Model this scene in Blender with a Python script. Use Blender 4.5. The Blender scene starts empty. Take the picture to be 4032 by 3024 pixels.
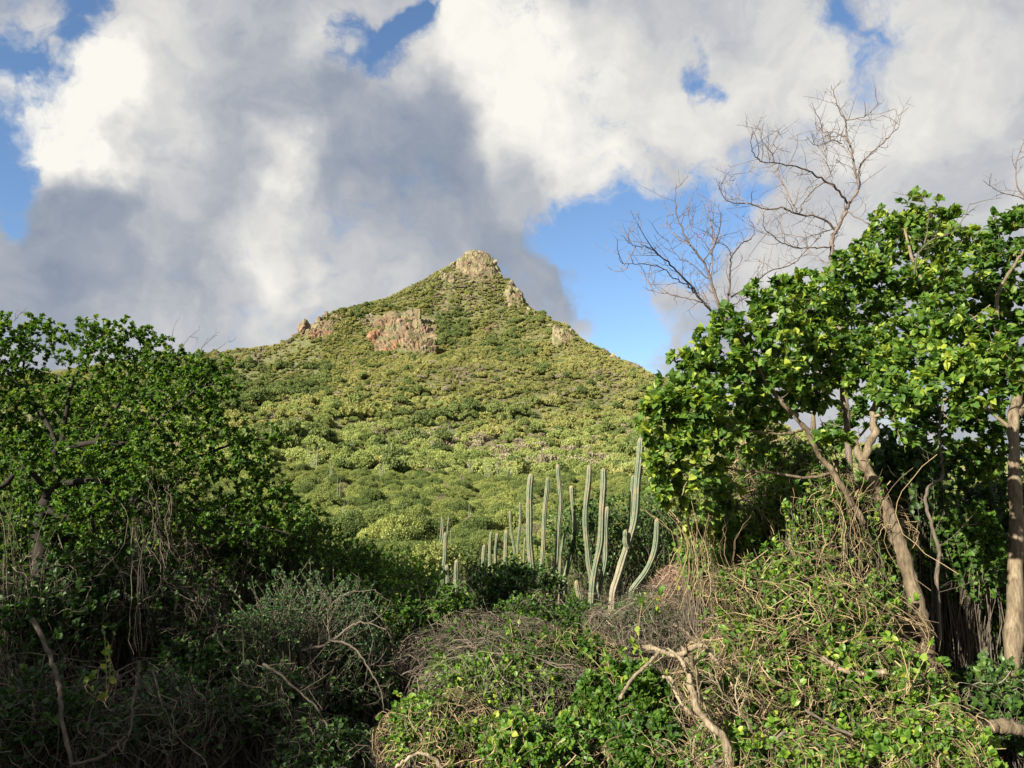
import bpy, math, random
import numpy as np
from mathutils import Vector, Matrix

# ------------------------------------------------------------------ camera, sky, sun, exposure
SC = bpy.context.scene
COL = SC.collection
RAD = math.radians
F_PX, CX, CY = 3046.0, 2016.0, 1512.0
PITCH = RAD(8.2)
EYE = np.array([0.0, 0.0, 1.7])

cam_d = bpy.data.cameras.new("camera")
cam_d.sensor_width = 36.0
cam_d.lens = 36.0 * F_PX / 4032.0
cam_d.clip_start = 0.05
cam_d.clip_end = 20000
cam = bpy.data.objects.new("camera", cam_d)
COL.objects.link(cam)
cam.location = EYE
cam.rotation_euler = (math.pi / 2 + PITCH, 0, 0)
SC.camera = cam

def ray(px, py):
    dx = (px - CX) / F_PX
    dy = (CY - py) / F_PX
    return np.array([dx, math.cos(PITCH) - dy * math.sin(PITCH), math.sin(PITCH) + dy * math.cos(PITCH)])

def P(px, py, d):
    r = ray(px, py)
    return EYE + r * (d / r[1])

SUN_AZ = RAD(-136.0)      # clockwise from +Y; the sun stands to the left and a little behind the camera
SUN_EL = RAD(27.0)
SUN_DIR = Vector((math.sin(SUN_AZ) * math.cos(SUN_EL), math.cos(SUN_AZ) * math.cos(SUN_EL), math.sin(SUN_EL)))
sun_d = bpy.data.lights.new("sun", 'SUN')
sun_d.energy = 5.0
sun_d.angle = RAD(0.55)
sun_d.color = (1.0, 0.90, 0.72)
sun = bpy.data.objects.new("sun", sun_d)
COL.objects.link(sun)
sun.rotation_euler = (-SUN_DIR).to_track_quat('-Z', 'Y').to_euler()

SC.view_settings.view_transform = 'Standard'
SC.view_settings.look = 'None'
SC.view_settings.gamma = 1.0
SC.view_settings.exposure = 1.65
CLOUD_K = 0.292

world = bpy.data.worlds.new("World")
SC.world = world
world.use_nodes = True
NT = world.node_tree
NT.nodes.clear()

class G:
    """tiny node-graph helper"""
    def __init__(s, nt): s.nt = nt
    def n(s, t, **kw):
        nd = s.nt.nodes.new(t)
        for k, v in kw.items(): setattr(nd, k, v)
        return nd
    def put(s, sock, v):
        if hasattr(v, 'is_output') or isinstance(v, bpy.types.NodeSocket): s.nt.links.new(v, sock)
        elif v is not None: sock.default_value = v
    def math(s, op, a, b=None, c=None, clamp=False):
        nd = s.n('ShaderNodeMath', operation=op); nd.use_clamp = clamp
        s.put(nd.inputs[0], a)
        if b is not None: s.put(nd.inputs[1], b)
        if c is not None: s.put(nd.inputs[2], c)
        return nd.outputs[0]
    def vmath(s, op, a, b=None, sc=None):
        nd = s.n('ShaderNodeVectorMath', operation=op)
        s.put(nd.inputs[0], a)
        if b is not None: s.put(nd.inputs[1], b)
        if sc is not None: s.put(nd.inputs[3], sc)
        return nd.outputs[1] if op in ('DISTANCE', 'DOT_PRODUCT', 'LENGTH') else nd.outputs[0]
    def noise(s, vec, scale, detail=4, rough=0.5, color=False, dist=0.0):
        nd = s.n('ShaderNodeTexNoise')
        s.put(nd.inputs['Vector'], vec); nd.inputs['Scale'].default_value = scale
        nd.inputs['Detail'].default_value = detail; nd.inputs['Roughness'].default_value = rough
        nd.inputs['Distortion'].default_value = dist
        return nd.outputs['Color'] if color else nd.outputs['Fac']
    def mapr(s, v, a, b, c=0.0, d=1.0, smooth=False):
        nd = s.n('ShaderNodeMapRange')
        if smooth: nd.interpolation_type = 'SMOOTHSTEP'
        s.put(nd.inputs[0], v)
        for i, x in enumerate((a, b, c, d)): nd.inputs[i + 1].default_value = x
        return nd.outputs[0]
    def ramp(s, v, stops, interp='LINEAR'):
        nd = s.n('ShaderNodeValToRGB')
        cr = nd.color_ramp; cr.interpolation = interp
        while len(cr.elements) < len(stops): cr.elements.new(0.5)
        for e, (p, c) in zip(cr.elements, stops):
            e.position = p; e.color = (*c, 1)
        s.put(nd.inputs[0], v)
        return nd.outputs[0]
    def mix(s, f, a, b, blend='MIX'):
        nd = s.n('ShaderNodeMix', data_type='RGBA', blend_type=blend)
        s.put(nd.inputs[0], f)
        s.put(nd.inputs[6], (*a, 1) if isinstance(a, tuple) else a)
        s.put(nd.inputs[7], (*b, 1) if isinstance(b, tuple) else b)
        return nd.outputs[2]

g = G(NT)
D0 = g.n('ShaderNodeTexCoord').outputs['Generated']
w1 = g.vmath('SUBTRACT', g.noise(D0, 3.2, 3, 0.5, True), (0.5, 0.5, 0.5))
w2 = g.vmath('SUBTRACT', g.noise(D0, 11.0, 5, 0.5, True), (0.5, 0.5, 0.5))
Dw = g.vmath('ADD', D0, g.vmath('SCALE', w1, sc=0.20))
Dw = g.vmath('ADD', Dw, g.vmath('SCALE', w2, sc=0.17))
def blobs(items, base):
    acc = base
    for (px, py, r, amp) in items:
        v = ray(px, py); v = v / np.linalg.norm(v)
        dist = g.vmath('DISTANCE', Dw, tuple(float(q) for q in v))
        b = g.mapr(dist, r / F_PX, 0.0, 0.0, 1.0, True)
        acc = g.math('MULTIPLY_ADD', b, float(amp), acc)
    return acc
# cloud cover: gaps of open blue
cov_items = [(-60, 470, 330, -1.3), (60, 640, 180, -0.8), (250, 10, 250, -1.1), (60, 200, 240, -0.9), (1500, 160, 210, -1.2), (1640, 90, 170, -0.9), (1560, 30, 130, -0.5),
             (2780, 245, 150, -1.6), (3290, 90, 210, -1.2), (2330, 950, 280, -1.2), (2600, 790, 330, -1.25), (2830, 690, 290, -1.3), (2650, 1000, 300, -0.8),
             (2450, 1200, 360, -1.2), (2400, 1450, 300, -0.8), (2640, 1400, 340, -0.6), (3500, 1450, 600, -0.25)]
cov = blobs(cov_items, g.math('MULTIPLY_ADD', g.noise(D0, 7.0, 8, 0.58), 1.5, 0.25))
cov = g.math('ADD', cov, g.mapr(g.noise(Dw, 20.0, 7, 0.62), 0.0, 1.0, -0.85, 0.85))
alpha = g.mapr(cov, 0.0, 0.86, 0.0, 1.0, True)
# how much light the clouds let through / reflect: thick undersides grey, thin edges white
bri_items = [(330, 400, 330, 0.55), (230, 240, 230, 0.30), (420, 520, 260, 0.35), (560, 60, 230, 0.2), (1090, 680, 170, 0.42), (1180, 800, 180, 0.1), (620, 980, 260, 0.22), (1080, 1030, 280, 0.36),
             (700, 700, 260, 0.1), (1960, 190, 480, 0.33), (2060, 320, 420, 0.08), (2400, 560, 560, 0.12), (3500, 200, 1100, 0.16), (3150, 600, 500, 0.10), (1270, 170, 220, 0.22),
             (200, 900, 480, -0.17), (650, 1120, 260, -0.12), (1750, 780, 480, -0.20), (2050, 960, 420, -0.15), (1150, 380, 480, -0.14), (800, 220, 480, -0.08), (520, 880, 260, -0.10), (1750, 560, 300, -0.08), (2250, 1300, 400, -0.06), (3150, 1150, 420, 0.15)]
bri = blobs(bri_items, g.math('MULTIPLY_ADD', g.noise(Dw, 5.0, 6, 0.5), 0.95, 0.0))
bri = g.math('MULTIPLY_ADD', g.noise(Dw, 13.0, 6, 0.55), 0.42, g.math('SUBTRACT', bri, 0.10))
ccol = g.ramp(bri, [(0.26, (0.29, 0.345, 0.44)), (0.45, (0.42, 0.46, 0.53)), (0.62, (0.60, 0.61, 0.64)), (0.82, (0.84, 0.83, 0.80)), (1.0, (1.06, 1.03, 0.95))])
ccol = g.vmath('SCALE', ccol, sc=CLOUD_K)
sky = g.n('ShaderNodeTexSky', sky_type='NISHITA', sun_disc=False)
sky.sun_elevation = SUN_EL
sky.sun_rotation = SUN_AZ
sky.altitude = 80; sky.air_density = 1.0; sky.dust_density = 0.05; sky.ozone_density = 4.0
bg1 = g.n('ShaderNodeBackground'); g.put(bg1.inputs[0], sky.outputs[0]); bg1.inputs[1].default_value = 0.056
bg2 = g.n('ShaderNodeBackground'); g.put(bg2.inputs[0], ccol); bg2.inputs[1].default_value = 1.0
mx = g.n('ShaderNodeMixShader'); g.put(mx.inputs[0], alpha); g.put(mx.inputs[1], bg1.outputs[0]); g.put(mx.inputs[2], bg2.outputs[0])
wo = g.n('ShaderNodeOutputWorld'); g.put(wo.inputs[0], mx.outputs[0])
world.cycles.sampling_method = 'MANUAL'
world.cycles.sample_map_resolution = 512
SC.cycles.max_bounces = 6
SC.cycles.diffuse_bounces = 3
SC.cycles.glossy_bounces = 2
SC.cycles.transmission_bounces = 3

# ------------------------------------------------------------------ object helpers
def tag(o, label=None, cat=None, group=None, kind=None):
    if label: o['label'] = label
    if cat: o['category'] = cat
    if group: o['group'] = group
    if kind: o['kind'] = kind
    return o

def empty(name, loc, label=None, cat=None, group=None, kind=None):
    o = bpy.data.objects.new(name, None)
    o.empty_display_size = 0.2
    COL.objects.link(o)
    o.location = tuple(float(v) for v in loc)
    return tag(o, label, cat, group, kind)

def unit(v):
    n = np.linalg.norm(v, axis=-1, keepdims=True)
    return v / np.maximum(n, 1e-9)

class MB:
    """collects numpy geometry; becomes ONE mesh"""
    def __init__(s):
        s.v = []; s.f = []; s.a = []; s.n = 0
    def add(s, v, f, a):
        v = np.asarray(v, dtype=np.float32).reshape(-1, 3)
        s.v.append(v); s.f.append((np.asarray(f, dtype=np.int32) + s.n)); s.a.append(np.asarray(a, dtype=np.float32).reshape(-1))
        s.n += len(v)
    def leaves(s, pos, axis, nrm, L, W=0.5, kind='broad', lv=None, rng=None):
        n = len(pos)
        if n == 0: return
        axis = unit(axis); side = unit(np.cross(nrm, axis)); up = np.cross(axis, side)
        if kind == 'broad':
            T = np.array([(0, 0, 0), (.5, 0, -.03), (1, 0, -.16), (.24, -.40, .08), (.68, -.36, .02), (.24, .40, .08), (.68, .36, .02)])
            Fc = np.array([(0, 1, 3), (1, 4, 3), (1, 2, 4), (0, 5, 1), (1, 5, 6), (1, 6, 2)])
        elif kind == 'ovate':
            T = np.array([(0, 0, 0), (.42, 0, -.02), (.78, 0, -.07), (1.05, 0, -.2), (.10, -.20, .03), (.36, -.42, .09), (.68, -.34, .04), (.88, -.16, -.06), (.10, .20, .03), (.36, .42, .09), (.68, .34, .04), (.88, .16, -.06)])
            Fc = np.array([(0, 1, 4), (4, 1, 5), (1, 6, 5), (1, 2, 6), (2, 7, 6), (2, 3, 7), (0, 8, 1), (8, 9, 1), (1, 9, 10), (1, 10, 2), (2, 10, 11), (2, 11, 3)])
        else:
            T = np.array([(0, 0, 0), (.5, -.5, .1), (1, 0, -.05), (.5, .5, .1)])
            Fc = np.array([(0, 2, 1), (0, 3, 2)])
        L = np.broadcast_to(np.asarray(L, dtype=float), (n,)); 
        V = pos[:, None, :] + L[:, None, None] * (T[None, :, 0:1] * axis[:, None, :] + T[None, :, 1:2] * 2 * W * side[:, None, :] + T[None, :, 2:3] * up[:, None, :])
        k = len(T)
        Fa = (Fc[None] + (np.arange(n) * k)[:, None, None]).reshape(-1, 3)
        if lv is None: lv = (rng or np.random.default_rng(1)).random(n)
        s.add(V, Fa, np.repeat(lv, k))
    def tubes(s, pts, R, sides=4, lv=None):
        """pts (M,K,3), R (M,K)"""
        pts = np.asarray(pts, dtype=float)
        if pts.ndim == 2: pts = pts[None]
        M_, K = pts.shape[:2]
        R = np.broadcast_to(np.asarray(R, dtype=float), (M_, K))
        t = np.empty_like(pts)
        t[:, 1:-1] = pts[:, 2:] - pts[:, :-2]; t[:, 0] = pts[:, 1] - pts[:, 0]; t[:, -1] = pts[:, -1] - pts[:, -2]
        t = unit(t)
        mean = unit(pts[:, -1] - pts[:, 0] + 1e-6)
        ref = np.where(np.abs(mean[:, 2:3]) > 0.75, np.array([[1.0, 0.13, 0]]), np.array([[0, 0.1, 1.0]]))
        u = unit(np.cross(t, ref[:, None, :])); v = np.cross(t, u)
        an = np.arange(sides) * 2 * math.pi / sides
        ring = pts[:, :, None, :] + R[:, :, None, None] * (np.cos(an)[None, None, :, None] * u[:, :, None, :] + np.sin(an)[None, None, :, None] * v[:, :, None, :])
        i = np.arange(K - 1)[:, None] * sides; j = np.arange(sides)[None, :]; j2 = (j + 1) % sides
        q1 = np.stack([i + j, i + j2, i + sides + j2], -1).reshape(-1, 3)
        q2 = np.stack([i + j, i + sides + j2, i + sides + j], -1).reshape(-1, 3)
        fc = np.concatenate([q1, q2])
        Fa = (fc[None] + (np.arange(M_) * K * sides)[:, None, None]).reshape(-1, 3)
        if lv is None: lv = np.random.default_rng(M_ * 7 + K).random(M_)
        s.add(ring, Fa, np.repeat(np.broadcast_to(lv, (M_,)), K * sides))
    def mesh(s, name, mat, smooth=False):
        me = bpy.data.meshes.new(name)
        if s.n == 0: return me
        v = np.concatenate(s.v); f = np.concatenate([x.reshape(-1, 3) for x in s.f]); a = np.concatenate(s.a)
        me.vertices.add(len(v)); me.vertices.foreach_set('co', v.ravel())
        me.loops.add(len(f) * 3); me.loops.foreach_set('vertex_index', f.ravel())
        me.polygons.add(len(f)); me.polygons.foreach_set('loop_start', np.arange(len(f), dtype=np.int32) * 3)
        me.polygons.foreach_set('use_smooth', np.full(len(f), smooth))
        at = me.attributes.new('lv', 'FLOAT', 'POINT'); at.data.foreach_set('value', a)
        me.materials.append(mat)
        me.update(calc_edges=True)
        return me
    def build(s, name, mat, parent=None, smooth=False, origin=None):
        if origin is not None:
            s.v = [x - np.asarray(origin, dtype=np.float32) for x in s.v]
        o = bpy.data.objects.new(name, s.mesh(name, mat, smooth))
        COL.objects.link(o)
        if parent is not None:
            o.parent = parent
            if origin is None:                      # geometry given in world space
                o.matrix_parent_inverse = Matrix.Translation(parent.location).inverted()
        elif origin is not None:
            o.location = tuple(float(q) for q in origin)
        return o

# ------------------------------------------------------------------ materials
def new_mat(name):
    m = bpy.data.materials.new(name); m.use_nodes = True
    m.node_tree.nodes.clear()
    return m, G(m.node_tree)

def leaf_mat(name, stops, rough=0.5, trans=0.35, tint=(1.25, 1.35, 0.6), spec=0.4, objvar=0.0, patch=0.0):
    m, g = new_mat(name)
    a = g.n('ShaderNodeAttribute', attribute_name='lv').outputs['Fac']
    oi = g.n('ShaderNodeObjectInfo')
    v = a
    if objvar: v = g.math('ADD', g.math('MULTIPLY', a, 1 - objvar), g.math('MULTIPLY', oi.outputs['Random'], objvar))
    if patch:
        pn = g.noise(oi.outputs['Location'], 0.012, 2, 0.6)
        v = g.math('ADD', g.math('MULTIPLY', v, 1 - patch), g.math('MULTIPLY', g.mapr(pn, 0.35, 0.65), patch))
    c = g.ramp(v, stops)
    p = g.n('ShaderNodeBsdfPrincipled')
    g.put(p.inputs['Base Color'], c); p.inputs['Roughness'].default_value = rough
    p.inputs['Specular IOR Level'].default_value = spec
    t = g.n('ShaderNodeBsdfTranslucent'); g.put(t.inputs[0], g.mix(1.0, c, tint, 'MULTIPLY'))
    mx = g.n('ShaderNodeMixShader'); mx.inputs[0].default_value = trans
    g.put(mx.inputs[1], p.outputs[0]); g.put(mx.inputs[2], t.outputs[0])
    o = g.n('ShaderNodeOutputMaterial'); g.put(o.inputs[0], mx.outputs[0])
    return m

def bark_mat(name, c1, c2, scale=14.0, rough=0.85, bump=0.5, stretch=0.25, lvmix=0.0, c3=None):
    m, g = new_mat(name)
    tc = g.n('ShaderNodeTexCoord').outputs['Object']
    mp = g.n('ShaderNodeMapping'); g.put(mp.inputs[0], tc); mp.inputs['Scale'].default_value = (1, 1, stretch)
    n1 = g.noise(mp.outputs[0], scale, 6, 0.65); n2 = g.noise(mp.outputs[0], scale * 4, 4, 0.6)
    f = g.math('ADD', g.math('MULTIPLY', n1, 0.7), g.math('MULTIPLY', n2, 0.3))
    if lvmix:
        a = g.n('ShaderNodeAttribute', attribute_name='lv').outputs['Fac']
        f = g.math('ADD', g.math('MULTIPLY', f, 1 - lvmix), g.math('MULTIPLY', a, lvmix))
    st = [(0.3, c1), (0.68, c2)]
    if c3: st = [(0.28, c1), (0.5, c2), (0.75, c3)]
    c = g.ramp(f, st)
    p = g.n('ShaderNodeBsdfPrincipled'); g.put(p.inputs['Base Color'], c); p.inputs['Roughness'].default_value = rough
    p.inputs['Specular IOR Level'].default_value = 0.2
    if bump:
        b = g.n('ShaderNodeBump'); b.inputs['Strength'].default_value = bump; b.inputs['Distance'].default_value = 0.01
        g.put(b.inputs['Height'], f); g.put(p.inputs['Normal'], b.outputs[0])
    o = g.n('ShaderNodeOutputMaterial'); g.put(o.inputs[0], p.outputs[0])
    return m

M = {}
M['leaf_glossy'] = leaf_mat('glossy broad leaf', [(0, (.020, .055, .012)), (.35, (.055, .125, .020)), (.7, (.115, .205, .028)), (1, (.27, .33, .045))], 0.46, 0.42, spec=0.35, tint=(1.3, 1.3, .5))
M['leaf_mid'] = leaf_mat('broad leaf', [(0, (.018, .05, .010)), (.5, (.05, .12, .016)), (.85, (.10, .19, .025)), (1, (.18, .23, .04))], 0.5, 0.45, spec=.3, tint=(1.3, 1.3, .5))
M['leaf_vine'] = leaf_mat('vine leaf', [(0, (.04, .10, .015)), (.5, (.09, .19, .022)), (.85, (.18, .27, .03)), (1, (.32, .34, .05))], 0.45, 0.40, spec=0.4, tint=(1.3, 1.3, .5))
M['leaf_fine'] = leaf_mat('feathery leaf', [(0, (.022, .055, .022)), (.6, (.045, .10, .035)), (1, (.08, .14, .03))], 0.55, 0.3)
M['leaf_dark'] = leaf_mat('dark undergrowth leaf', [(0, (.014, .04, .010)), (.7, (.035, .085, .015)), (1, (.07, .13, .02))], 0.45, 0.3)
M['leaf_mid_g'] = leaf_mat('shrub leaf green', [(0, (.04, .065, .022)), (.5, (.125, .17, .055)), (1, (.23, .265, .085))], 0.7, 0.35, objvar=.4, spec=.15, tint=(1.2, 1.25, .7))
M['leaf_yel'] = leaf_mat('shrub leaf yellow green', [(0, (.06, .085, .025)), (.5, (.20, .24, .075)), (1, (.33, .355, .12))], 0.7, 0.38, objvar=.4, spec=.15, tint=(1.2, 1.25, .7))
M['leaf_grey'] = leaf_mat('dry shrub twig and leaf', [(0, (.09, .08, .05)), (.5, (.20, .175, .11)), (1, (.30, .27, .19))], 0.8, 0.15, tint=(1, 1, .8), objvar=.3, spec=.1)
M['hill_green'] = leaf_mat('hill shrub olive', [(0, (.085, .105, .04)), (.35, (.215, .235, .085)), (.65, (.31, .31, .12)), (1, (.39, .365, .18))], 0.8, 0.38, objvar=.55, patch=.25, spec=.1, tint=(1.2, 1.2, .7))
M['hill_dark'] = leaf_mat('hill tree dark green', [(0, (.055, .085, .035)), (.5, (.14, .185, .065)), (1, (.23, .265, .10))], 0.8, 0.32, objvar=.5, patch=.2, spec=.1, tint=(1.2, 1.2, .7))
M['hill_grey'] = leaf_mat('hill shrub dry', [(0, (.13, .115, .075)), (.5, (.25, .225, .15)), (1, (.36, .33, .24))], 0.8, 0.2, tint=(1, 1, .8), objvar=.4, spec=.1)
M['hill_light'] = leaf_mat('hill shrub light green', [(0, (.10, .145, .045)), (.5, (.26, .315, .11)), (1, (.39, .42, .18))], 0.8, 0.40, objvar=.55, patch=.25, spec=.1, tint=(1.2, 1.2, .7))
M['bark_dark'] = bark_mat('dark bark', (.007, .006, .005), (.025, .022, .018))
M['bark_tan'] = bark_mat('pinkish tan bark', (.025, .019, .013), (.12, .095, .065), 16, c3=(.25, .21, .15), bump=.8)
M['bark_grey'] = bark_mat('grey twig bark', (.035, .029, .023), (.13, .11, .088), 20)
M['bark_dead'] = bark_mat('dead grey brown twig', (.05, .038, .034), (.16, .13, .115), 18, bump=.2, lvmix=.4)
M['wood_broken'] = bark_mat('weathered dead wood', (.022, .017, .012), (.16, .13, .09), 22, stretch=.12, bump=.9, c3=(.40, .345, .255))
M['straw'] = bark_mat('dry vine stem', (.04, .03, .018), (.13, .095, .055), 6, bump=0, lvmix=.75, c3=(.26, .20, .12))
M['straw_grey'] = bark_mat('grey dry vine stem', (.03, .025, .02), (.08, .068, .053), 6, bump=0, lvmix=.75, c3=(.16, .135, .105))
M['straw_red'] = bark_mat('reddish dry vine stem', (.075, .045, .035), (.18, .12, .09), 6, bump=0, lvmix=.75, c3=(.27, .19, .145))
# ------------------------------------------------------------------ terrain
ridge = [(-900, 1560, 1000), (-300, 1480, 1050), (0, 1468, 1080), (250, 1458, 1050), (500, 1435, 950), (700, 1405, 860), (875, 1388, 800), (1094, 1362, 795), (1203, 1306, 800), (1276, 1240, 815),
         (1385, 1206, 840), (1550, 1165, 862), (1677, 1092, 880), (1796, 1040, 893), (1868, 1008, 900), (1932, 1024, 900), (1978, 1090, 886), (2023, 1128, 872), (2069, 1206, 852),
         (2160, 1264, 826), (2224, 1292, 808), (2352, 1380, 770), (2425, 1408, 742), (2552, 1464, 692), (2643, 1504, 652), (3000, 1675, 545), (3400, 1810, 440), (4032, 1880, 380)]
face = [(1868, 1250, 810), (1868, 1330, 770), (1868, 1400, 725), (1868, 1500, 650), (1868, 1600, 560), (1868, 1750, 400), (1868, 1850, 280), (1868, 1930, 180),
        (1400, 1300, 800), (1480, 1255, 812), (1600, 1235, 820), (1500, 1385, 752), (1600, 1390, 742), (1700, 1395, 738), (1730, 1290, 772), (1790, 1280, 825), (1840, 1330, 790), (1800, 1380, 750),
        (1950, 1300, 800), (2050, 1330, 790), (1980, 1200, 842),
        (1300, 1420, 735), (1200, 1490, 690), (1060, 1450, 740), (950, 1500, 720), (900, 1565, 650), (1080, 1570, 620), (1250, 1550, 620), (880, 1625, 515), (1060, 1612, 500), (1250, 1600, 510), (1500, 1500, 640), (1500, 1600, 545),
        (1200, 1700, 410), (900, 1715, 400), (1500, 1750, 380), (1500, 1850, 260), (900, 1850, 250), (1200, 1800, 300), (600, 1850, 250),
        (2200, 1400, 750), (2200, 1500, 670), (2200, 1600, 575), (2200, 1750, 400), (2200, 1850, 290), (2450, 1520, 690), (2500, 1600, 600), (2500, 1700, 480), (2500, 1800, 350), (2500, 1880, 260), (2900, 1850, 320),
        (640, 1440, 640), (560, 1500, 520), (480, 1600, 400), (420, 1700, 320), (100, 1700, 400), (-300, 1750, 400), (0, 1600, 600), (3300, 1900, 250), (3900, 1920, 220),  # first points form an unseen left spur, added to shade the gully
        (0, 1505, 900), (0, 1545, 760), (250, 1500, 840), (-300, 1545, 820), (0, 1500, 1010), (250, 1490, 960), (500, 1462, 880), (700, 1425, 815), (-300, 1520, 980), (-300, 1600, 640), (-900, 1620, 800), (450, 1470, 800), (250, 1560, 650)]
_r = np.array(ridge, dtype=float); _t = np.linspace(0, len(_r) - 1, 3 * (len(_r) - 1) + 1)
ridge_fine = np.stack([np.interp(_t, np.arange(len(_r)), _r[:, k]) for k in range(3)], -1)
cp = [P(*r) - np.array([0, 0, 0.9]) for r in ridge_fine]
for r in ridge:                                   # the far side falls away behind the crest
    for e, drop in ((120, .55), (300, .95)):
        q = P(*r); k = (r[2] + e) / r[2]
        cp.append(np.array([q[0] * k, q[1] * k, max(1.0, q[2] * (1 - drop))]))
cp += [P(*r) - np.array([0, 0, 2.6]) for r in face]
for k in range(24):
    a = 2 * math.pi * k / 24
    c, s_ = math.sin(a), math.cos(a)
    for rr, z in ((0.01, 0), (5.5, -.15), (9, -.8), (14, -1.5), (24, -2.9), (50, -4.3), (90, -4.4), (130, -3.6)):
        if s_ < 0.2: z = z * .3
        cp.append(np.array([c * rr, s_ * rr, z]))
    if s_ < 0.55:
        for rr in (250, 500, 900): cp.append(np.array([c * rr, s_ * rr, 0.0 + 6 * math.sin(k * 3)]))
    for rr in (1500, 2500, 5200): cp.append(np.array([c * rr, s_ * rr, 0.0]))
cp = np.array(cp)
def _kern(d): return d
_d = np.linalg.norm(cp[:, None, :2] - cp[None, :, :2], axis=-1)
_A = _kern(_d) + np.eye(len(cp)) * 1e-3
_n = len(cp)
_B = np.zeros((_n + 1, _n + 1)); _B[:_n, :_n] = _A; _B[_n, :_n] = 1; _B[:_n, _n] = 1
_w = np.linalg.solve(_B, np.append(cp[:, 2], 0))

_rn = np.random.default_rng(5)
_ph = [(_rn.random(2) * 6.28, a, k) for a, k in zip(_rn.random(40) * 6.28, np.geomspace(0.012, 0.35, 40))]
def fbm(x, y):
    o = np.zeros_like(x)
    for (p, a, k) in _ph:
        o += (np.sin((x * math.cos(a) + y * math.sin(a)) * k + p[0] + 1.7 * np.sin((x * math.sin(a) - y * math.cos(a)) * k * .7 + p[1]))) * (0.03 / k) ** .9
    return o
def ground(x, y):
    x = np.atleast_1d(np.asarray(x, dtype=float)); y = np.atleast_1d(np.asarray(y, dtype=float))
    out = np.empty(x.shape).ravel()
    xf, yf = x.ravel(), y.ravel()
    for i in range(0, len(xf), 20000):
        d = np.hypot(xf[i:i+20000, None] - cp[None, :, 0], yf[i:i+20000, None] - cp[None, :, 1])
        out[i:i+20000] = d @ _w[:_n] + _w[_n]
    r = np.hypot(xf, yf)
    amp = np.clip((r - 150) / 400, 0, 1) * np.clip((3500 - r) / 1500, 0, 1)
    out += fbm(xf, yf) * amp * np.interp(r, [500, 760], [.7, .25])
    return out.reshape(x.shape)

az = np.concatenate([np.arange(-44, 44, 0.3), np.arange(44, 316, 4.0)])
rad = np.concatenate([[0.01], np.geomspace(1.5, 300, 90), np.arange(305, 1120, 5.5), np.geomspace(1150, 3500, 16)])
A_, R_ = np.meshgrid(np.radians(az), rad)
X, Y = R_ * np.sin(A_), R_ * np.cos(A_)
Z = ground(X, Y)
nr, na = X.shape
ii = np.arange(nr - 1)[:, None] * na; jj = np.arange(na)[None, :]; j2 = (jj + 1) % na
F1 = np.stack([ii + jj, ii + na + jj, ii + na + j2], -1).reshape(-1, 3); F2 = np.stack([ii + jj, ii + na + j2, ii + j2], -1).reshape(-1, 3)
m, g = new_mat('hill soil and dry grass')
pos = g.n('ShaderNodeNewGeometry').outputs['Position']
n1 = g.noise(pos, 0.03, 6, 0.6); n2 = g.noise(pos, 0.5, 6, 0.65); n3 = g.noise(pos, 0.12, 4, 0.6)
grass = g.ramp(n2, [(.3, (.035, .045, .016)), (.5, (.075, .085, .03)), (.7, (.13, .125, .05))])
soil = g.ramp(n2, [(.3, (.07, .045, .025)), (.7, (.22, .16, .10))])
c = g.mix(g.mapr(n3, .56, .66), grass, soil)
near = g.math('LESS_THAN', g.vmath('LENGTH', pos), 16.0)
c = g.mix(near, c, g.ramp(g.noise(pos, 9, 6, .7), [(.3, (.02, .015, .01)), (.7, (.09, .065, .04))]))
p = g.n('ShaderNodeBsdfPrincipled'); g.put(p.inputs['Base Color'], c); p.inputs['Roughness'].default_value = .95
b = g.n('ShaderNodeBump'); b.inputs['Strength'].default_value = .6; b.inputs['Distance'].default_value = .5
g.put(b.inputs['Height'], n2); g.put(p.inputs['Normal'], b.outputs[0])
o = g.n('ShaderNodeOutputMaterial'); g.put(o.inputs[0], p.outputs[0])
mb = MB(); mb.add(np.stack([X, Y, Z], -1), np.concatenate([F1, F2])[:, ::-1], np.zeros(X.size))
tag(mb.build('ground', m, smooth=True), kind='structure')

# ------------------------------------------------------------------ rock outcrops (each boulder a part)
def rock_material(name, stops, lichen):
    m, g = new_mat(name)
    tc = g.n('ShaderNodeTexCoord').outputs['Object']
    oi = g.n('ShaderNodeObjectInfo').outputs['Random']
    mp = g.n('ShaderNodeMapping'); g.put(mp.inputs[0], tc); mp.inputs['Scale'].default_value = (1, 1, .45)
    n1 = g.noise(mp.outputs[0], 2.2, 8, .68); n2 = g.noise(tc, 1.1, 5, .6)
    f = g.math('ADD', g.math('MULTIPLY', n1, .8), g.math('MULTIPLY', oi, .2))
    c = g.ramp(f, stops)
    c = g.mix(g.mapr(n2, .47, .60), c, lichen)
    p = g.n('ShaderNodeBsdfPrincipled'); g.put(p.inputs['Base Color'], c); p.inputs['Roughness'].default_value = .92
    b = g.n('ShaderNodeBump'); b.inputs['Strength'].default_value = .9; b.inputs['Distance'].default_value = .25
    g.put(b.inputs['Height'], n1); g.put(p.inputs['Normal'], b.outputs[0])
    o = g.n('ShaderNodeOutputMaterial'); g.put(o.inputs[0], p.outputs[0])
    return m
M['rock_tan'] = rock_material('lichened tan rock', [(.25, (.045, .038, .027)), (.5, (.15, .125, .085)), (.7, (.27, .23, .155))], (.155, .155, .075))
M['rock_red'] = rock_material('reddish brown cliff rock', [(.25, (.035, .024, .018)), (.5, (.115, .078, .052)), (.7, (.21, .145, .098))], (.12, .115, .055))
M['rock_rust'] = rock_material('rust orange rock', [(.3, (.10, .05, .03)), (.6, (.22, .11, .062))], (.15, .105, .06))

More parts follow.
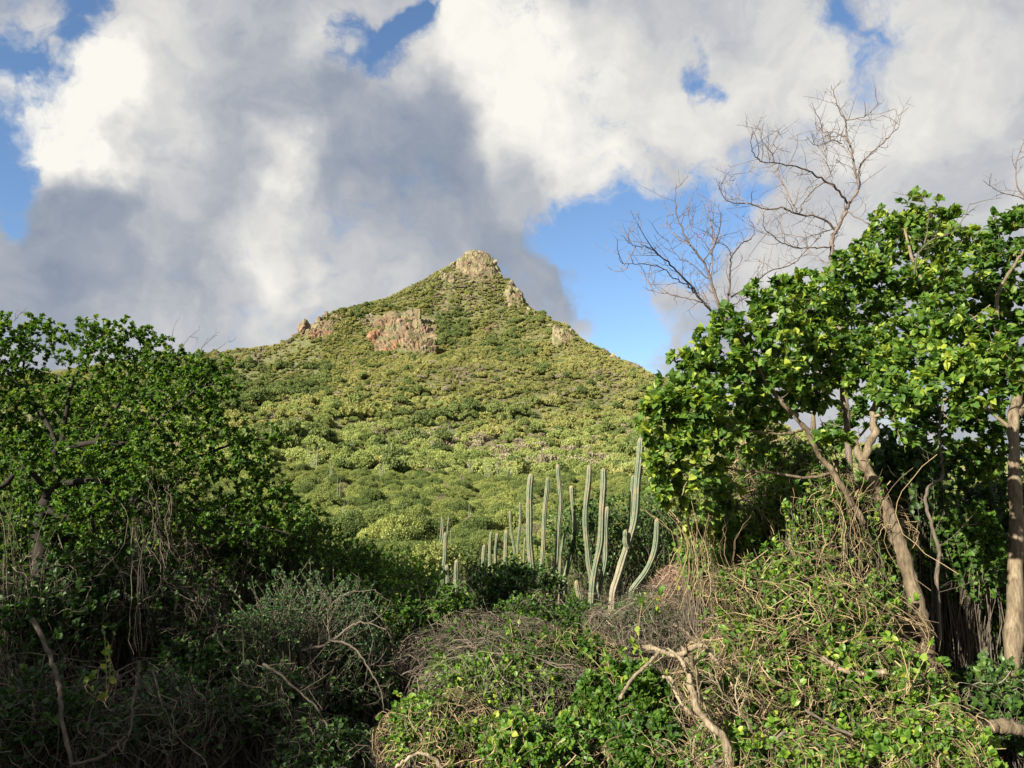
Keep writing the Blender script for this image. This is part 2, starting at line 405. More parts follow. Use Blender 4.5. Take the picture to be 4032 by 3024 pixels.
def block_mesh(name, seed, mat, sub=4):
    """a fractured block: a sphere cut by random planes with cracks, about one unit across"""
    r = np.random.default_rng(seed)
    import bmesh
    bm = bmesh.new(); bmesh.ops.create_icosphere(bm, subdivisions=sub, radius=1.0)
    v = np.array([q.co[:] for q in bm.verts])
    f = np.array([[q.index for q in fc.verts] for fc in bm.faces]); bm.free()
    N = unit(r.normal(size=(13, 3)) * np.array([1, 1, .5])); h = r.uniform(.5, .95, 13)
    dots = v @ N.T
    t = np.min(np.where(dots > .05, h / np.maximum(dots, .05), 9), axis=1)
    v2 = v * np.minimum(t, 1.05)[:, None]
    # vertical cracks and ledges
    for k in range(9):
        d = unit(r.normal(size=3) * np.array([1, 1, .35])); o_ = r.uniform(-.6, .6)
        dd = np.abs(v2 @ d - o_ - .05 * np.sin(v2[:, 2] * 7 + k))
        v2 *= (1 - .17 * np.exp(-(dd / .045) ** 2))[:, None]
    v2 *= (1 + .012 * r.normal(size=len(v2)))[:, None]
    mb = MB(); mb.add(v2, f, np.zeros(len(v2)))
    return mb.mesh(name, mat)
def cliff_mat(name, k, rust):
    m, g = new_mat(name)
    pos = g.n('ShaderNodeNewGeometry').outputs['Position']
    mp = g.n('ShaderNodeMapping'); g.put(mp.inputs[0], pos); mp.inputs['Scale'].default_value = (1, 1, .35)
    n1 = g.noise(mp.outputs[0], .28, 9, .68); n2 = g.noise(pos, .09, 5, .6); n3 = g.noise(mp.outputs[0], .06, 4, .55)
    sc = lambda q: tuple(a * b for a, b in zip(q, k))
    c = g.ramp(n1, [(.32, sc((.035, .026, .02))), (.5, sc((.135, .098, .068))), (.68, sc((.26, .195, .135)))])
    if rust: c = g.mix(g.mapr(n3, .56, .66), c, g.ramp(n1, [(.3, (.12, .055, .032)), (.7, (.27, .14, .08))]))
    c = g.mix(g.mapr(n2, .50, .60), c, g.ramp(n1, [(.35, (.06, .065, .03)), (.65, (.16, .16, .075))]))
    p = g.n('ShaderNodeBsdfPrincipled'); g.put(p.inputs['Base Color'], c); p.inputs['Roughness'].default_value = .95
    b = g.n('ShaderNodeBump'); b.inputs['Strength'].default_value = 1; b.inputs['Distance'].default_value = 1.2
    g.put(b.inputs['Height'], n1); g.put(p.inputs['Normal'], b.outputs[0])
    o = g.n('ShaderNodeOutputMaterial'); g.put(o.inputs[0], p.outputs[0])
    return m
M['cliff'] = cliff_mat('stained cliff bedrock', (.92, .88, .74), True)
M['crag'] = cliff_mat('pale tan bedrock', (.95, 1.02, .90), False)
BL = {k: [block_mesh('rock_block', 100 * i + j, M[k]) for j in range(n)] for i, (k, n) in enumerate((('rock_tan', 5), ('rock_red', 5), ('rock_rust', 2)))}

def hit(px, py, d0, d1):
    """where a sight line meets the ground between depths d0 and d1"""
    ds = np.linspace(d0, d1, 160)
    q = np.array([P(px, py, d) for d in ds])
    below = q[:, 2] < ground(q[:, 0], q[:, 1])
    if not below.any(): return None
    return q[int(np.argmax(below))]

def outcrop(label, items, seed, lift=0.0, group=None):
    r = np.random.default_rng(seed)
    base = None
    for (px, py, d, w, h, kind) in items:
        q = P(px, py, d)
        if base is None:
            base = q.copy(); base[2] = ground(q[0], q[1])[0]
            root = empty('rock_outcrop', base, label, 'rock outcrop', group)
        o = bpy.data.objects.new('boulder', BL[kind][int(r.integers(len(BL[kind])))])
        COL.objects.link(o); o.parent = root
        o.location = tuple(q - base)
        s = d / F_PX
        o.scale = (w * s * .62, w * s * .62 * r.uniform(.8, 1.2), h * s * .62)
        o.rotation_euler = (r.uniform(-.2, .2), r.uniform(-.2, .2), r.uniform(0, 6.28))
    return root
def rock_face(root, px0, px1, py0, py1, nu, nv, mat, lift, seed, skew=0.0, dr=(640, 920)):
    # continuous fractured bedrock: follows the slope, thrust outward in buttresses, cracks and ledges
    from mathutils import noise
    uu, vv = np.meshgrid(np.linspace(0, 1, nu), np.linspace(0, 1, nv)); pts = np.zeros((nv, nu, 3))
    for i in range(nv):
        for j in range(nu):
            u, v = uu[i, j], vv[i, j]
            q = hit(px0 + (px1 - px0) * u + skew * v, py0 + (py1 - py0) * v + (py1 - py0) * .08 * math.sin(u * 9), dr[0], dr[1])
            if q is None: pts[i, j] = np.nan; continue
            e = min(1, 4.5 * min(u, 1 - u)) * min(1, 4.5 * min(v, 1 - v))
            e = max(0, min(1, e * 1.25 + .35 * noise.noise(Vector((u * 6 + seed, v * 5, 0)))) )
            c1 = 1 - abs(noise.noise(Vector((u * 9 + seed + .25 * v * 9, v * 1.6, 3)))) * 2.2
            c2 = 1 - abs(noise.noise(Vector((u * 22 + seed, v * 6, 7)))) * 2
            led = noise.noise(Vector((u * 3, v * 13 + seed, 1)))
            dd = lift * (-.7 + e * (1.15 + .75 * c1 + .32 * c2 + .35 * led)) 
            pts[i, j] = q + np.array([-.30, -.85, .25]) * dd
    ii = np.arange(nv - 1)[:, None] * nu; jj = np.arange(nu - 1)[None]
    F = np.concatenate([np.stack([ii + jj, ii + nu + jj, ii + nu + jj + 1], -1).reshape(-1, 3), np.stack([ii + jj, ii + nu + jj + 1, ii + jj + 1], -1).reshape(-1, 3)])
    flat = pts.reshape(-1, 3); bad = np.isnan(flat[:, 0]); F = F[~bad[F].any(1)]
    use = np.unique(F); remap = np.full(len(flat), -1); remap[use] = np.arange(len(use))
    mb = MB(); mb.add(flat[use], remap[F], np.zeros(len(use)))
    return mb.build('cliff_face', M[mat], root)
def rock_cap(root, c, rx, ry, lift, seed, mat='crag', n=70):
    # bedrock breaking out of a crest, seen from every side
    from mathutils import noise
    u, v = np.meshgrid(np.linspace(-1, 1, n), np.linspace(-1, 1, n))
    x, y = c[0] + u * rx, c[1] + v * ry; z = ground(x, y)
    for i in range(n):
        for j in range(n):
            r2 = math.hypot(u[i, j], v[i, j]); wx, wy = x[i, j], y[i, j]
            e = max(0., min(1., (1.05 - r2) * 2.6 + .5 * noise.noise(Vector((wx * .12, wy * .12, seed)))))
            c1 = 1 - abs(noise.noise(Vector((wx * .085, wy * .085, seed)))) * 3
            c2 = 1 - abs(noise.noise(Vector((wx * .26, wy * .26, seed + 5)))) * 2.4
            c3 = noise.noise(Vector((wx * .8, wy * .8, seed + 9)))
            st = lift * e * (.45 + .55 * c1 + .28 * c2 + .12 * c3)
            k = lift * .16; st = k * (math.floor(st / k) + min(1, (st / k - math.floor(st / k)) * 3.0))     # ledges
            z[i, j] += st - lift * .28 * (1 - e) - .3
    ii = np.arange(n - 1)[:, None] * n; jj = np.arange(n - 1)[None]
    F = np.concatenate([np.stack([ii + jj, ii + jj + 1, ii + n + jj + 1], -1).reshape(-1, 3), np.stack([ii + jj, ii + n + jj + 1, ii + n + jj], -1).reshape(-1, 3)])
    mb = MB(); mb.add(np.stack([x, y, z], -1), F, np.zeros(n * n))
    return mb.build('cliff_face', M[mat], root)
rr = np.random.default_rng(3)
def field(poly_pts, n, d_of, w, h, kinds, seed):
    """blocks spread through a band of sight lines, resting on the slope"""
    r = np.random.default_rng(seed); out = []
    pts = np.array(poly_pts, dtype=float)
    for _ in range(n):
        k = r.integers(len(pts) - 1); t = r.random()
        a = pts[k] * (1 - t) + pts[k + 1] * t
        px = a[0] + r.normal() * a[2] * .5; py = a[1] + r.normal() * a[3] * .5
        q = hit(px, py, d_of[0], d_of[1])
        if q is None: continue
        d = q[1] + 1.0
        out.append((px, py, d, r.uniform(*w), r.uniform(*h), kinds[int(r.integers(len(kinds)))]))
    return out
def snap(items):
    out = []
    for (px, py, d, w, h, k) in items:
        q = hit(px, py, d - 110, d + 50)
        out.append((px, py, q[1] + 2 if q is not None else d, w, h, k))
    return out
T_, R2, RU = 'rock_tan', 'rock_red', 'rock_rust'
summit = [(1868, 1030, 896, 60, 90, T_), (1835, 1025, 892, 50, 70, T_), (1905, 1040, 894, 60, 85, T_), (1810, 1050, 885, 48, 70, T_), (1855, 1065, 880, 60, 80, T_), (1845, 1050, 876, 40, 60, R2), (1895, 1075, 880, 70, 80, T_),
          (1935, 1055, 890, 60, 80, T_), (1930, 1085, 880, 45, 50, T_), (1955, 1070, 890, 40, 50, T_), (1868, 1005, 900, 36, 50, T_), (1890, 1008, 899, 30, 46, T_), (1845, 1010, 899, 30, 46, T_), (1790, 1045, 890, 40, 44, T_), (1960, 1085, 886, 36, 40, T_)]
summit += field([(1770, 1070, 40, 20), (1860, 1100, 60, 20), (1950, 1095, 30, 20)], 16, (830, 905), (16, 34), (16, 34), [T_, T_, R2], 21)
top_root = outcrop('tan crag of fractured blocks crowning the very top of the mountain', summit, 11)
bpy.context.view_layer.update()
rock_cap(top_root, P(1878, 1055, 884), 27, 26, 7.0, 2.0, n=90)
outcrop('low tan rocks on the left shoulder just below the summit crag', field([(1680, 1080, 20, 12), (1720, 1065, 20, 12), (1770, 1085, 30, 22), (1740, 1095, 30, 20)], 26, (830, 900), (12, 30), (14, 34), [T_], 22), 12)
knob_root = outcrop('tan rock knob on the right ridge just below the summit', snap([(2005, 1130, 868, 50, 60, T_), (2025, 1160, 860, 55, 70, T_), (2000, 1165, 852, 36, 50, T_), (2040, 1185, 852, 40, 40, R2), (2015, 1190, 850, 50, 30, T_)]) +
        field([(1985, 1165, 30, 40), (2040, 1185, 20, 20)], 10, (800, 880), (14, 30), (14, 34), [T_], 23), 13)
bpy.context.view_layer.update()
rock_cap(knob_root, P(2022, 1165, snap([(2022, 1175, 862, 1, 1, T_)])[0][2]), 12, 15, 6.0, 12.0, n=56)
outcrop('broken rocks along the right ridge between the upper knob and the lower crag', field([(2020, 1200, 40, 22), (2070, 1215, 25, 18), (2120, 1275, 40, 25), (2160, 1295, 30, 25)], 34, (760, 870), (10, 26), (10, 28), [T_, T_, R2], 24), 14)
low_root = outcrop('squarish pinkish tan crag low on the right ridge', snap([(2198, 1322, 806, 60, 84, T_), (2228, 1335, 800, 62, 84, R2), (2205, 1350, 796, 54, 64, T_), (2235, 1312, 804, 40, 56, T_), (2185, 1315, 806, 40, 56, T_), (2225, 1362, 796, 46, 40, R2)]), 15)
bpy.context.view_layer.update()
rock_cap(low_root, snap([(2212, 1345, 800, 1, 1, T_)]) and P(2212, 1345, snap([(2212, 1345, 800, 1, 1, T_)])[0][2]), 13, 12, 6.0, 6.0, n=50)
outcrop('small rock knob at the foot of the right ridge line', snap([(2415, 1402, 742, 26, 26, T_), (2395, 1406, 745, 20, 18, T_), (2432, 1412, 738, 20, 16, T_)]), 16)
cliff = []
r_ = np.random.default_rng(8)
for i in range(9):
    for j in range(5):
        px = 1478 + i * 28 + r_.normal() * 8 - j * 2; py = 1250 + j * 30 + i * 4 + r_.normal() * 8
        if (j == 0 and i < 2) or (j == 4 and i < 1): continue
        k = RU if (j >= 3 and i < 4 and r_.random() < .6) else (R2 if r_.random() < .75 else T_)
        q = hit(px, py, 690, 840); d = q[1] if q is not None else 780
        cliff.append((px, py, d + 13, r_.uniform(56, 92), r_.uniform(70, 110), k))
cliff += [(1640, 1235, 800, 34, 60, R2), (1655, 1262, 795, 34, 50, R2), (1690, 1350, 748, 44, 56, R2), (1665, 1375, 742, 44, 40, R2), (1710, 1375, 740, 40, 44, R2), (1625, 1380, 745, 36, 30, R2)]
cliff_root = outcrop('wide reddish brown cliff with an orange rust patch left of the mountain centre', cliff[::2], 17)
bpy.context.view_layer.update()
rock_face(cliff_root, 1455, 1735, 1232, 1400, 70, 44, 'cliff', 6.0, 4.0, -16)
lc = []
for i in range(14):
    px = 1215 + (i % 7) * 18 + r_.normal() * 5; py = 1296 - (i % 7) * 7 + (i // 7) * 26 + r_.normal() * 5
    q = hit(px, py, 720, 860); lc.append((px, py + 4, (q[1] if q is not None else 800) + 5, r_.uniform(38, 56), r_.uniform(46, 64), R2))
crag_root = outcrop('dark reddish crag on the left skyline of the mountain', lc[::2], 18)
bpy.context.view_layer.update()
rock_face(crag_root, 1205, 1335, 1262, 1345, 36, 26, 'cliff', 3.5, 9.0)
outcrop('small rock ledges between the left crag and the main cliff', field([(1400, 1255, 30, 15), (1450, 1262, 30, 22), (1445, 1290, 20, 15)], 12, (740, 850), (16, 30), (14, 28), [R2, T_], 26), 19)
outcrop('scattered pale rocks in the grass right of the gully', field([(1880, 1200, 30, 30), (1920, 1240, 30, 20), (1960, 1250, 25, 12), (1900, 1290, 20, 12)], 26, (740, 850), (9, 22), (9, 24), [T_], 27), 20)
outcrop('reddish patch of rocks right of centre on the slope', field([(1900, 1300, 20, 15), (1940, 1285, 15, 12)], 9, (720, 830), (14, 26), (12, 22), [R2, RU], 28), 31)
outcrop('small pale rocks below the gully', field([(1810, 1365, 25, 15), (1830, 1375, 18, 12)], 9, (680, 800), (14, 24), (12, 22), [T_], 29), 32)
outcrop('pale stones strewn across the far right slope', field([(2380, 1420, 40, 14), (2470, 1450, 50, 18), (2540, 1490, 40, 18)], 40, (620, 760), (7, 16), (6, 14), [T_], 30), 33)
outcrop('pale stones strewn across the slope left of the lower right crag', field([(2060, 1290, 40, 25), (2140, 1330, 40, 25)], 26, (700, 840), (8, 18), (8, 18), [T_], 34), 35)

# ------------------------------------------------------------------ shrubs
def shrub_mesh(name, mat, seed, n, leaf, flat=.55, nb=12, stems=True, spread=1.0, nrnd=.4, kind='small'):
    """a spreading shrub about 2 units across and 2*flat high, its base at z=0"""
    r = np.random.default_rng(seed); mb = MB()
    cs = []
    for k in range(nb):
        a = r.uniform(0, 6.28); q = math.sqrt(r.random()) * .72 * spread
        hh = flat * (1.15 - .75 * q * q) + r.uniform(-.12, .1)
        cs.append((math.cos(a) * q, math.sin(a) * q, max(.18, hh), r.uniform(.22, .38)))
    cs = np.array(cs); w = cs[:, 3] ** 2; w /= w.sum()
    idx = r.choice(nb, n, p=w)
    d = unit(r.normal(size=(n, 3))); d[:, 2] = np.where(d[:, 2] < -.3, -d[:, 2], d[:, 2])
    rad_ = cs[idx, 3] * (1.12 - .55 * r.random(n) ** 2)
    pos = cs[idx, :3] + d * rad_[:, None] * np.array([1, 1, .72])
    pos[:, 2] = np.maximum(pos[:, 2], .02)
    nrm = unit(d * .8 + r.normal(size=(n, 3)) * nrnd + np.array([0, 0, .35]))
    ax = unit(r.normal(size=(n, 3)) + d * .6)
    tone = np.clip(r.normal(.5, .2, n) + (r.random(nb) * .4 - .2)[idx], 0, 1)
    mb.leaves(pos, ax, nrm, leaf * r.uniform(.6, 1.3, n), .45, kind, tone)
    if stems:
        tip = cs[:, :3] - np.array([0, 0, .05]); K = 5; t = np.linspace(0, 1, K)[None, :, None]
        b0 = np.stack([r.normal(size=nb) * .05, r.normal(size=nb) * .05, np.full(nb, -.25)], -1)
        pts = b0[:, None] * (1 - t) + tip[:, None] * t + np.sin(t * 3.1) * r.normal(size=(nb, 1, 3)) * .06
        mb.tubes(pts, np.linspace(.02, .006, K)[None], 4, lv=np.zeros(nb))
    return mb.mesh(name, mat)
def twig_shrub_mesh(name, mat, seed, n, flat=.6, thick=.006):
    """a leafless dome of fine twigs"""
    r = np.random.default_rng(seed); mb = MB(); K = 5
    t = np.linspace(0, 1, K)[None, :, None]
    d = unit(r.normal(size=(n, 3))); d[:, 2] = np.abs(d[:, 2]) * flat + .05
    e = d * r.uniform(.7, 1.0, (n, 1)); s0 = e * r.uniform(.1, .6, (n, 1)); s0[:, 2] *= .7
    pts = s0[:, None] * (1 - t) + e[:, None] * t + np.sin(t * 3.1) * r.normal(size=(n, 1, 3)) * .1 + r.normal(size=(n, K, 3)) * .015
    mb.tubes(pts, np.linspace(thick, thick * .4, K)[None], 3, lv=r.random(n))
    return mb.mesh(name, mat)

def pxy(x, y, z):
    """photo position of world points, used to lay out which plants grow where on the hill"""
    dy = y; dz = z - EYE[2]
    cy_ = dy * math.cos(PITCH) + dz * math.sin(PITCH); cz = -dy * math.sin(PITCH) + dz * math.cos(PITCH)
    return CX + F_PX * x / cy_, CY - F_PX * cz / cy_
near_kinds = [
    ('green_shrub', [shrub_mesh('shrub', M['leaf_mid_g'], 40 + k, 14000, .046, .66, 20, nrnd=.75) for k in range(3)],
     'rounded mid green shrub among the scrub between the cacti and the slope', 'shrub', 'green shrubs in the scrub below the mountain'),
    ('yellow_green_shrub', [shrub_mesh('shrub', M['leaf_yel'], 50 + k, 14000, .042, .6, 22, spread=1.15, nrnd=.75) for k in range(3)],
     'bright yellow green spreading shrub in the sunlit scrub below the mountain', 'shrub', 'yellow green shrubs in the scrub below the mountain'),
    ('dry_shrub', [twig_shrub_mesh('shrub', M['leaf_grey'], 60 + k, 2600) for k in range(2)],
     'leafless grey brown dry shrub in the scrub below the mountain', 'shrub', 'dry shrubs in the scrub below the mountain')]
r = np.random.default_rng(77)
placed = []
tries = 0
while len(placed) < 330 and tries < 60000:
    tries += 1
    rr_ = math.sqrt(r.random()) * 88; a = RAD(r.uniform(-40, 40))
    if rr_ < 17: continue
    x, y = rr_ * math.sin(a), rr_ * math.cos(a)
    if abs(x - 1.5) < 4.5 and y < 19: continue
    if all((x - q[0]) ** 2 + (y - q[1]) ** 2 > (1.45 + rr_ * .014) ** 2 for q in placed): placed.append((x, y))
placed.sort(key=lambda q: q[1])
gz = ground([q[0] for q in placed], [q[1] for q in placed])
for (x, y), z in zip(placed, gz):
    k = int(r.choice(3, p=[.42, .40, .18]))
    nm, meshes, lab, cat, grp = near_kinds[k]
    o = bpy.data.objects.new(nm, meshes[int(r.integers(len(meshes)))])
    COL.objects.link(o)
    s = r.uniform(1.25, 2.3) * (.8 if k == 2 else 1)
    o.location = (x, y, z - .15); o.scale = (s, s, s * r.uniform(.8, 1.25)); o.rotation_euler = (0, 0, r.uniform(0, 6.28))
    u0, _v = pxy(x, y, z + 1)
    band = 'just beyond the cacti' if y < 34 else ('in the mid valley' if y < 58 else 'near the mountain foot')
    zone = ('hidden behind the left tree' if u0 < 900 else 'at the right flank of the left tree' if u0 < 1300 else 'in the open left of the cacti' if u0 < 1700 else 'behind the short cacti' if u0 < 2050 else
            'behind the tall cacti' if u0 < 2400 else 'behind the leaning cactus' if u0 < 2650 else 'behind the right tree')
    size_w = 'small' if s < 1.55 else ('large' if s > 2.0 else 'medium')
    look = ('green shrub', 'yellow green shrub', 'leafless brown shrub')[k]
    tag(o, '%s %s %s, %s' % (size_w, look, band, zone), cat, grp)

# the scrub farther off: nobody could count it
def scatter(name, meshes, pts, scl, label, cat):
    src = bpy.data.collections.new(name + '_source')
    for i, me in enumerate(meshes):
        so = bpy.data.objects.new(name + '_source_%02d' % i, me); src.objects.link(so)
    me = bpy.data.meshes.new(name)
    me.vertices.add(len(pts)); me.vertices.foreach_set('co', pts.astype(np.float32).ravel())
    me.attributes.new('scl', 'FLOAT_VECTOR', 'POINT').data.foreach_set('vector', scl.astype(np.float32).ravel())
    me.attributes.new('rot', 'FLOAT', 'POINT').data.foreach_set('value', (np.random.default_rng(len(pts)).random(len(pts)) * 6.28).astype(np.float32))
    me.attributes.new('pick', 'INT', 'POINT').data.foreach_set('value', np.random.default_rng(len(pts) + 1).integers(0, len(meshes), len(pts)).astype(np.int32))
    o = bpy.data.objects.new(name, me); COL.objects.link(o)
    ng = bpy.data.node_groups.new(name, 'GeometryNodeTree')
    ng.interface.new_socket('Geometry', in_out='INPUT', socket_type='NodeSocketGeometry')
    ng.interface.new_socket('Geometry', in_out='OUTPUT', socket_type='NodeSocketGeometry')
    N = ng.nodes.new; L = ng.links.new
    gi = N('NodeGroupInput'); go = N('NodeGroupOutput')
    ci = N('GeometryNodeCollectionInfo'); ci.inputs[0].default_value = src; ci.inputs['Separate Children'].default_value = True; ci.inputs['Reset Children'].default_value = True
    ip = N('GeometryNodeInstanceOnPoints'); ip.inputs['Pick Instance'].default_value = True
    def na_(nm, ty):
        q = N('GeometryNodeInputNamedAttribute'); q.data_type = ty; q.inputs[0].default_value = nm; return q.outputs[0]
    cx = N('ShaderNodeCombineXYZ'); L(na_('rot', 'FLOAT'), cx.inputs[2])
    e2r = N('FunctionNodeEulerToRotation'); L(cx.outputs[0], e2r.inputs[0])
    mp = N('GeometryNodeMeshToPoints')
    L(gi.outputs[0], mp.inputs[0]); L(mp.outputs[0], ip.inputs['Points']); L(ci.outputs[0], ip.inputs['Instance'])
    L(na_('pick', 'INT'), ip.inputs['Instance Index']); L(e2r.outputs[0], ip.inputs['Rotation']); L(na_('scl', 'FLOAT_VECTOR'), ip.inputs['Scale'])
    L(ip.outputs[0], go.inputs[0])
    md = o.modifiers.new('scatter', 'NODES'); md.node_group = ng
    return tag(o, label, cat, kind='stuff')

def sector(n, r0, r1, seed, half=42):
    r = np.random.default_rng(seed)
    rr_ = np.sqrt(r.uniform(r0 ** 2, r1 ** 2, n)); a = np.radians(r.uniform(-half, half, n))
    x, y = rr_ * np.sin(a), rr_ * np.cos(a)
    return x, y, r
far_g = [shrub_mesh('hill_shrub', M['hill_green'], 70 + k, 800, .20, .5, 9, stems=False) for k in range(5)]
far_l = [shrub_mesh('hill_shrub', M['hill_light'], 80 + k, 2400, .105, .55, 14, stems=False, spread=1.15, nrnd=.55) for k in range(5)]
far_d = [shrub_mesh('hill_tree', M['hill_dark'], 90 + k, 1500, .15, .75, 12, stems=False) for k in range(4)]
far_y = [shrub_mesh('hill_shrub', M['hill_grey'], 95 + k, 900, .15, .45, 9, stems=False) for k in range(3)]
mid_l = [shrub_mesh('hill_shrub', M['leaf_yel'], 180 + k, 7500, .058, .55, 20, stems=True, spread=1.15, nrnd=.7) for k in range(3)] + [shrub_mesh('hill_shrub', M['leaf_mid_g'], 190 + k, 7500, .058, .65, 20, stems=True, nrnd=.7) for k in range(2)] + [twig_shrub_mesh('hill_shrub', M['leaf_grey'], 195, 1500)]
x, y, r = sector(6600, 86, 300, 1)
z = ground(x, y); s = .9 + 2.3 * r.random(len(x)) ** 1.7
scatter('valley_scrub', mid_l, np.stack([x, y, z - .2], -1), np.stack([s, s, s * r.uniform(.9, 1.7, len(x))], -1), 'sunlit green scrub covering the valley floor below the mountain', 'scrub')
x, y, r = sector(76000, 285, 1080, 2, 40)
xa, ya, _r = sector(26000, 690, 960, 4, 14)
x = np.concatenate([x, xa]); y = np.concatenate([y, ya])
z = ground(x, y)
u_, v_ = pxy(x, y, z)
gx = (ground(x + 6, y) - z) / 6
dist = np.hypot(x, y)
patch = fbm(x * 1.3 + 900, y * 1.3 - 400); patch = (patch - patch.mean()) / patch.std()
gully = ((u_ > 600) & (u_ < 1300) & (v_ > 1440 - (u_ - 800) * .0) & (v_ < 1625 - np.clip(u_ - 950, 0, 400) * .22)) | ((u_ > 1690) & (u_ < 1850) & (v_ > 1230) & (v_ < 1370))  # shaded slopes: dark tree colour is massed here to imitate their shade
behind = (u_ > 2060) & (v_ < 1400) & (gx < -.25)
t = r.random(len(x))
low = np.clip((620 - dist) / 250, 0, 1)
jit = fbm(x * 4 + 50, y * 4); jit = jit / jit.std()
gully &= (jit > -.9)
kind_ = np.where(gully & (t < .72), 2, np.where(t < .10, 3, np.where(t < .10 + .7 * low, 1, 0)))
kind_ = np.where(t < .05 + .5 * np.clip((patch + .35 * jit - .9) / .9, 0, 1) - .02 * (patch < 0), 2, kind_)
kind_ = np.where((t > 1 - .45 * np.clip((-patch + .4 * jit - .8) / .9, 0, 1)) & ~gully, 3, kind_)
# thin the cover on bare rock and in grass near the top
rock_zone = ((u_ > 1470) & (u_ < 1720) & (v_ > 1240 + (u_ - 1600) * .05) & (v_ < 1390)) | ((u_ > 1790) & (u_ < 1960) & (v_ < 1090)) | ((u_ > 1210) & (u_ < 1310) & (v_ > 1265) & (v_ < 1335))
grassy = (u_ > 1850) & (u_ < 2250) & (v_ > 1180) & (v_ < 1420)
keep = np.ones(len(x), bool)
keep &= ~(rock_zone & (r.random(len(x)) < .82))
keep &= ~(grassy & (r.random(len(x)) < .3))
keep &= r.random(len(x)) < np.where(dist > 600, .95, .72)
size = np.interp(dist, [230, 450, 700, 1080], [3.3, 3.0, 2.3, 1.85]) * (.45 + 1.0 * r.random(len(x)) ** 1.8)
size = np.where(v_ < 1300, size * 1.0, size)
size = np.where(kind_ == 2, size * 1.25, size)
mod = fbm(x * 9 - 70, y * 9 + 30); size *= 1 + .28 * np.clip(mod / mod.std(), -1.5, 1.5)
for kk, (nm, ms, lab) in enumerate((('olive_hill_scrub', far_g, 'low olive green scrub covering the upper mountain slopes'), ('light_green_hill_scrub', far_l, 'light green domed scrub on the lower mountain slopes'),
                                    ('gully_shade_and_hill_trees', far_d, 'dark green trees placed to deepen the gully shade, also in patches over the mountain'), ('dry_hill_scrub', far_y, 'dry brownish scrub scattered through the hillside cover'))):
    q = keep & (kind_ == kk)
    s = size[q]
    scatter(nm, ms, np.stack([x[q], y[q], z[q] - .25], -1), np.stack([s, s, s * r.uniform(.9, 1.7, q.sum())], -1), lab, 'scrub')
# ------------------------------------------------------------------ plant builders for the foreground
SUNV = np.array(SUN_DIR)
UP = np.array([0, 0, 1.0])

def smooth_path(pts, n):
    pts = np.asarray(pts, dtype=float); k = len(pts)
    p = np.vstack([2 * pts[0] - pts[1], pts, 2 * pts[-1] - pts[-2]])
    t = np.linspace(0, k - 1 - 1e-6, n); i = t.astype(int); f = (t - i)[:, None]
    a, b, c, d = p[i], p[i + 1], p[i + 2], p[i + 3]
    return .5 * ((2 * b) + (c - a) * f + (2 * a - 5 * b + 4 * c - d) * f ** 2 + (3 * b - a - 3 * c + d) * f ** 3)

def limb_path(pp, d0, d1=None, n=None, jit=0.0, seed=0):
    """pp photo points -> a limb in the place, its depth drifting from d0 to d1"""
    d1 = d0 if d1 is None else d1
    k = len(pp); ds = np.linspace(d0, d1, k)
    w = np.array([P(p[0], p[1], d) for p, d in zip(pp, ds)])
    q = smooth_path(w, n or 4 * k)
    if jit: q[1:-1] += np.random.default_rng(seed).normal(size=(len(q) - 2, 3)) * jit
    return q

def add_limb(mb, path, r0, r1, sides=9, knots=0.12, seed=0, lv=None):
    r = np.random.default_rng(seed + len(path))
    R = np.linspace(r0, r1, len(path)) * (1 + knots * r.normal(size=len(path)))
    mb.tubes(path, R[None], sides, lv=np.array([r.random() if lv is None else lv]))

def grow(skel, targets, rng, sag=.1, wob=.05, K=6, reach_weight=None):
    """each target is tied by a curved twig to the nearest point of what has grown so far"""
    skel = np.asarray(skel)
    order = np.argsort([np.min(np.sum((skel - t) ** 2, 1)) for t in targets])
    nodes = np.empty((len(skel) + len(targets) * 3, 3)); nodes[:len(skel)] = skel; m = len(skel)
    out = np.empty((len(targets), K, 3)); lens = np.empty(len(targets))
    s = np.linspace(0, 1, K)[:, None]
    for i, ti in enumerate(order):
        t = targets[ti]; d2 = np.sum((nodes[:m] - t) ** 2, 1)
        j = int(np.argmin(d2)); a = nodes[j]; L = math.sqrt(d2[j]); lens[i] = L
        bend = rng.normal(size=3) * wob * L * 3; bend[2] += sag * L
        p = a * (1 - s) + t * s + np.sin(s * math.pi) * bend
        p[1:-1] += rng.normal(size=(K - 2, 3)) * wob * L * .3
        out[i] = p
        nodes[m:m + 3] = p[[2, 4, 5]] if K == 6 else p[-3:]; m += 3
    return out, lens

def twig_leaves(paths, per, rng, t0=.3, spread=.9, upb=.25, off=.0, nup=.7):
    """positions, axes, normals for leaves set along twigs"""
    M_, K = paths.shape[:2]
    n = M_ * per
    idx = np.repeat(np.arange(M_), per); t = t0 + (1 - t0) * rng.random(n) ** .7
    tip = rng.random(n) < .3; t[tip] = 1.0
    f = t * (K - 1); i = np.minimum(f.astype(int), K - 2); f = (f - i)[:, None]
    a = paths[idx, i]; b = paths[idx, i + 1]
    pos = a * (1 - f) + b * f; tan = unit(b - a)
    ax = unit(tan * .55 + rng.normal(size=(n, 3)) * spread * .7 + UP * upb)
    nrm = unit(UP * nup + SUNV * .35 + rng.normal(size=(n, 3)) * .5)
    return pos + ax * off, ax, nrm

def in_blobs(blobs, n_of, rng, dscale=1.3):
    out = []
    for b in blobs:
        px, py, rp, d = b[:4]
        c = P(px, py, d); r = rp * d / F_PX
        n = max(3, int(n_of * r * r))
        q = unit(rng.normal(size=(n, 3))) * (rng.random((n, 1)) ** .45) * r * np.array([1, dscale, .9])
        out.append(c + q)
    return np.concatenate(out)

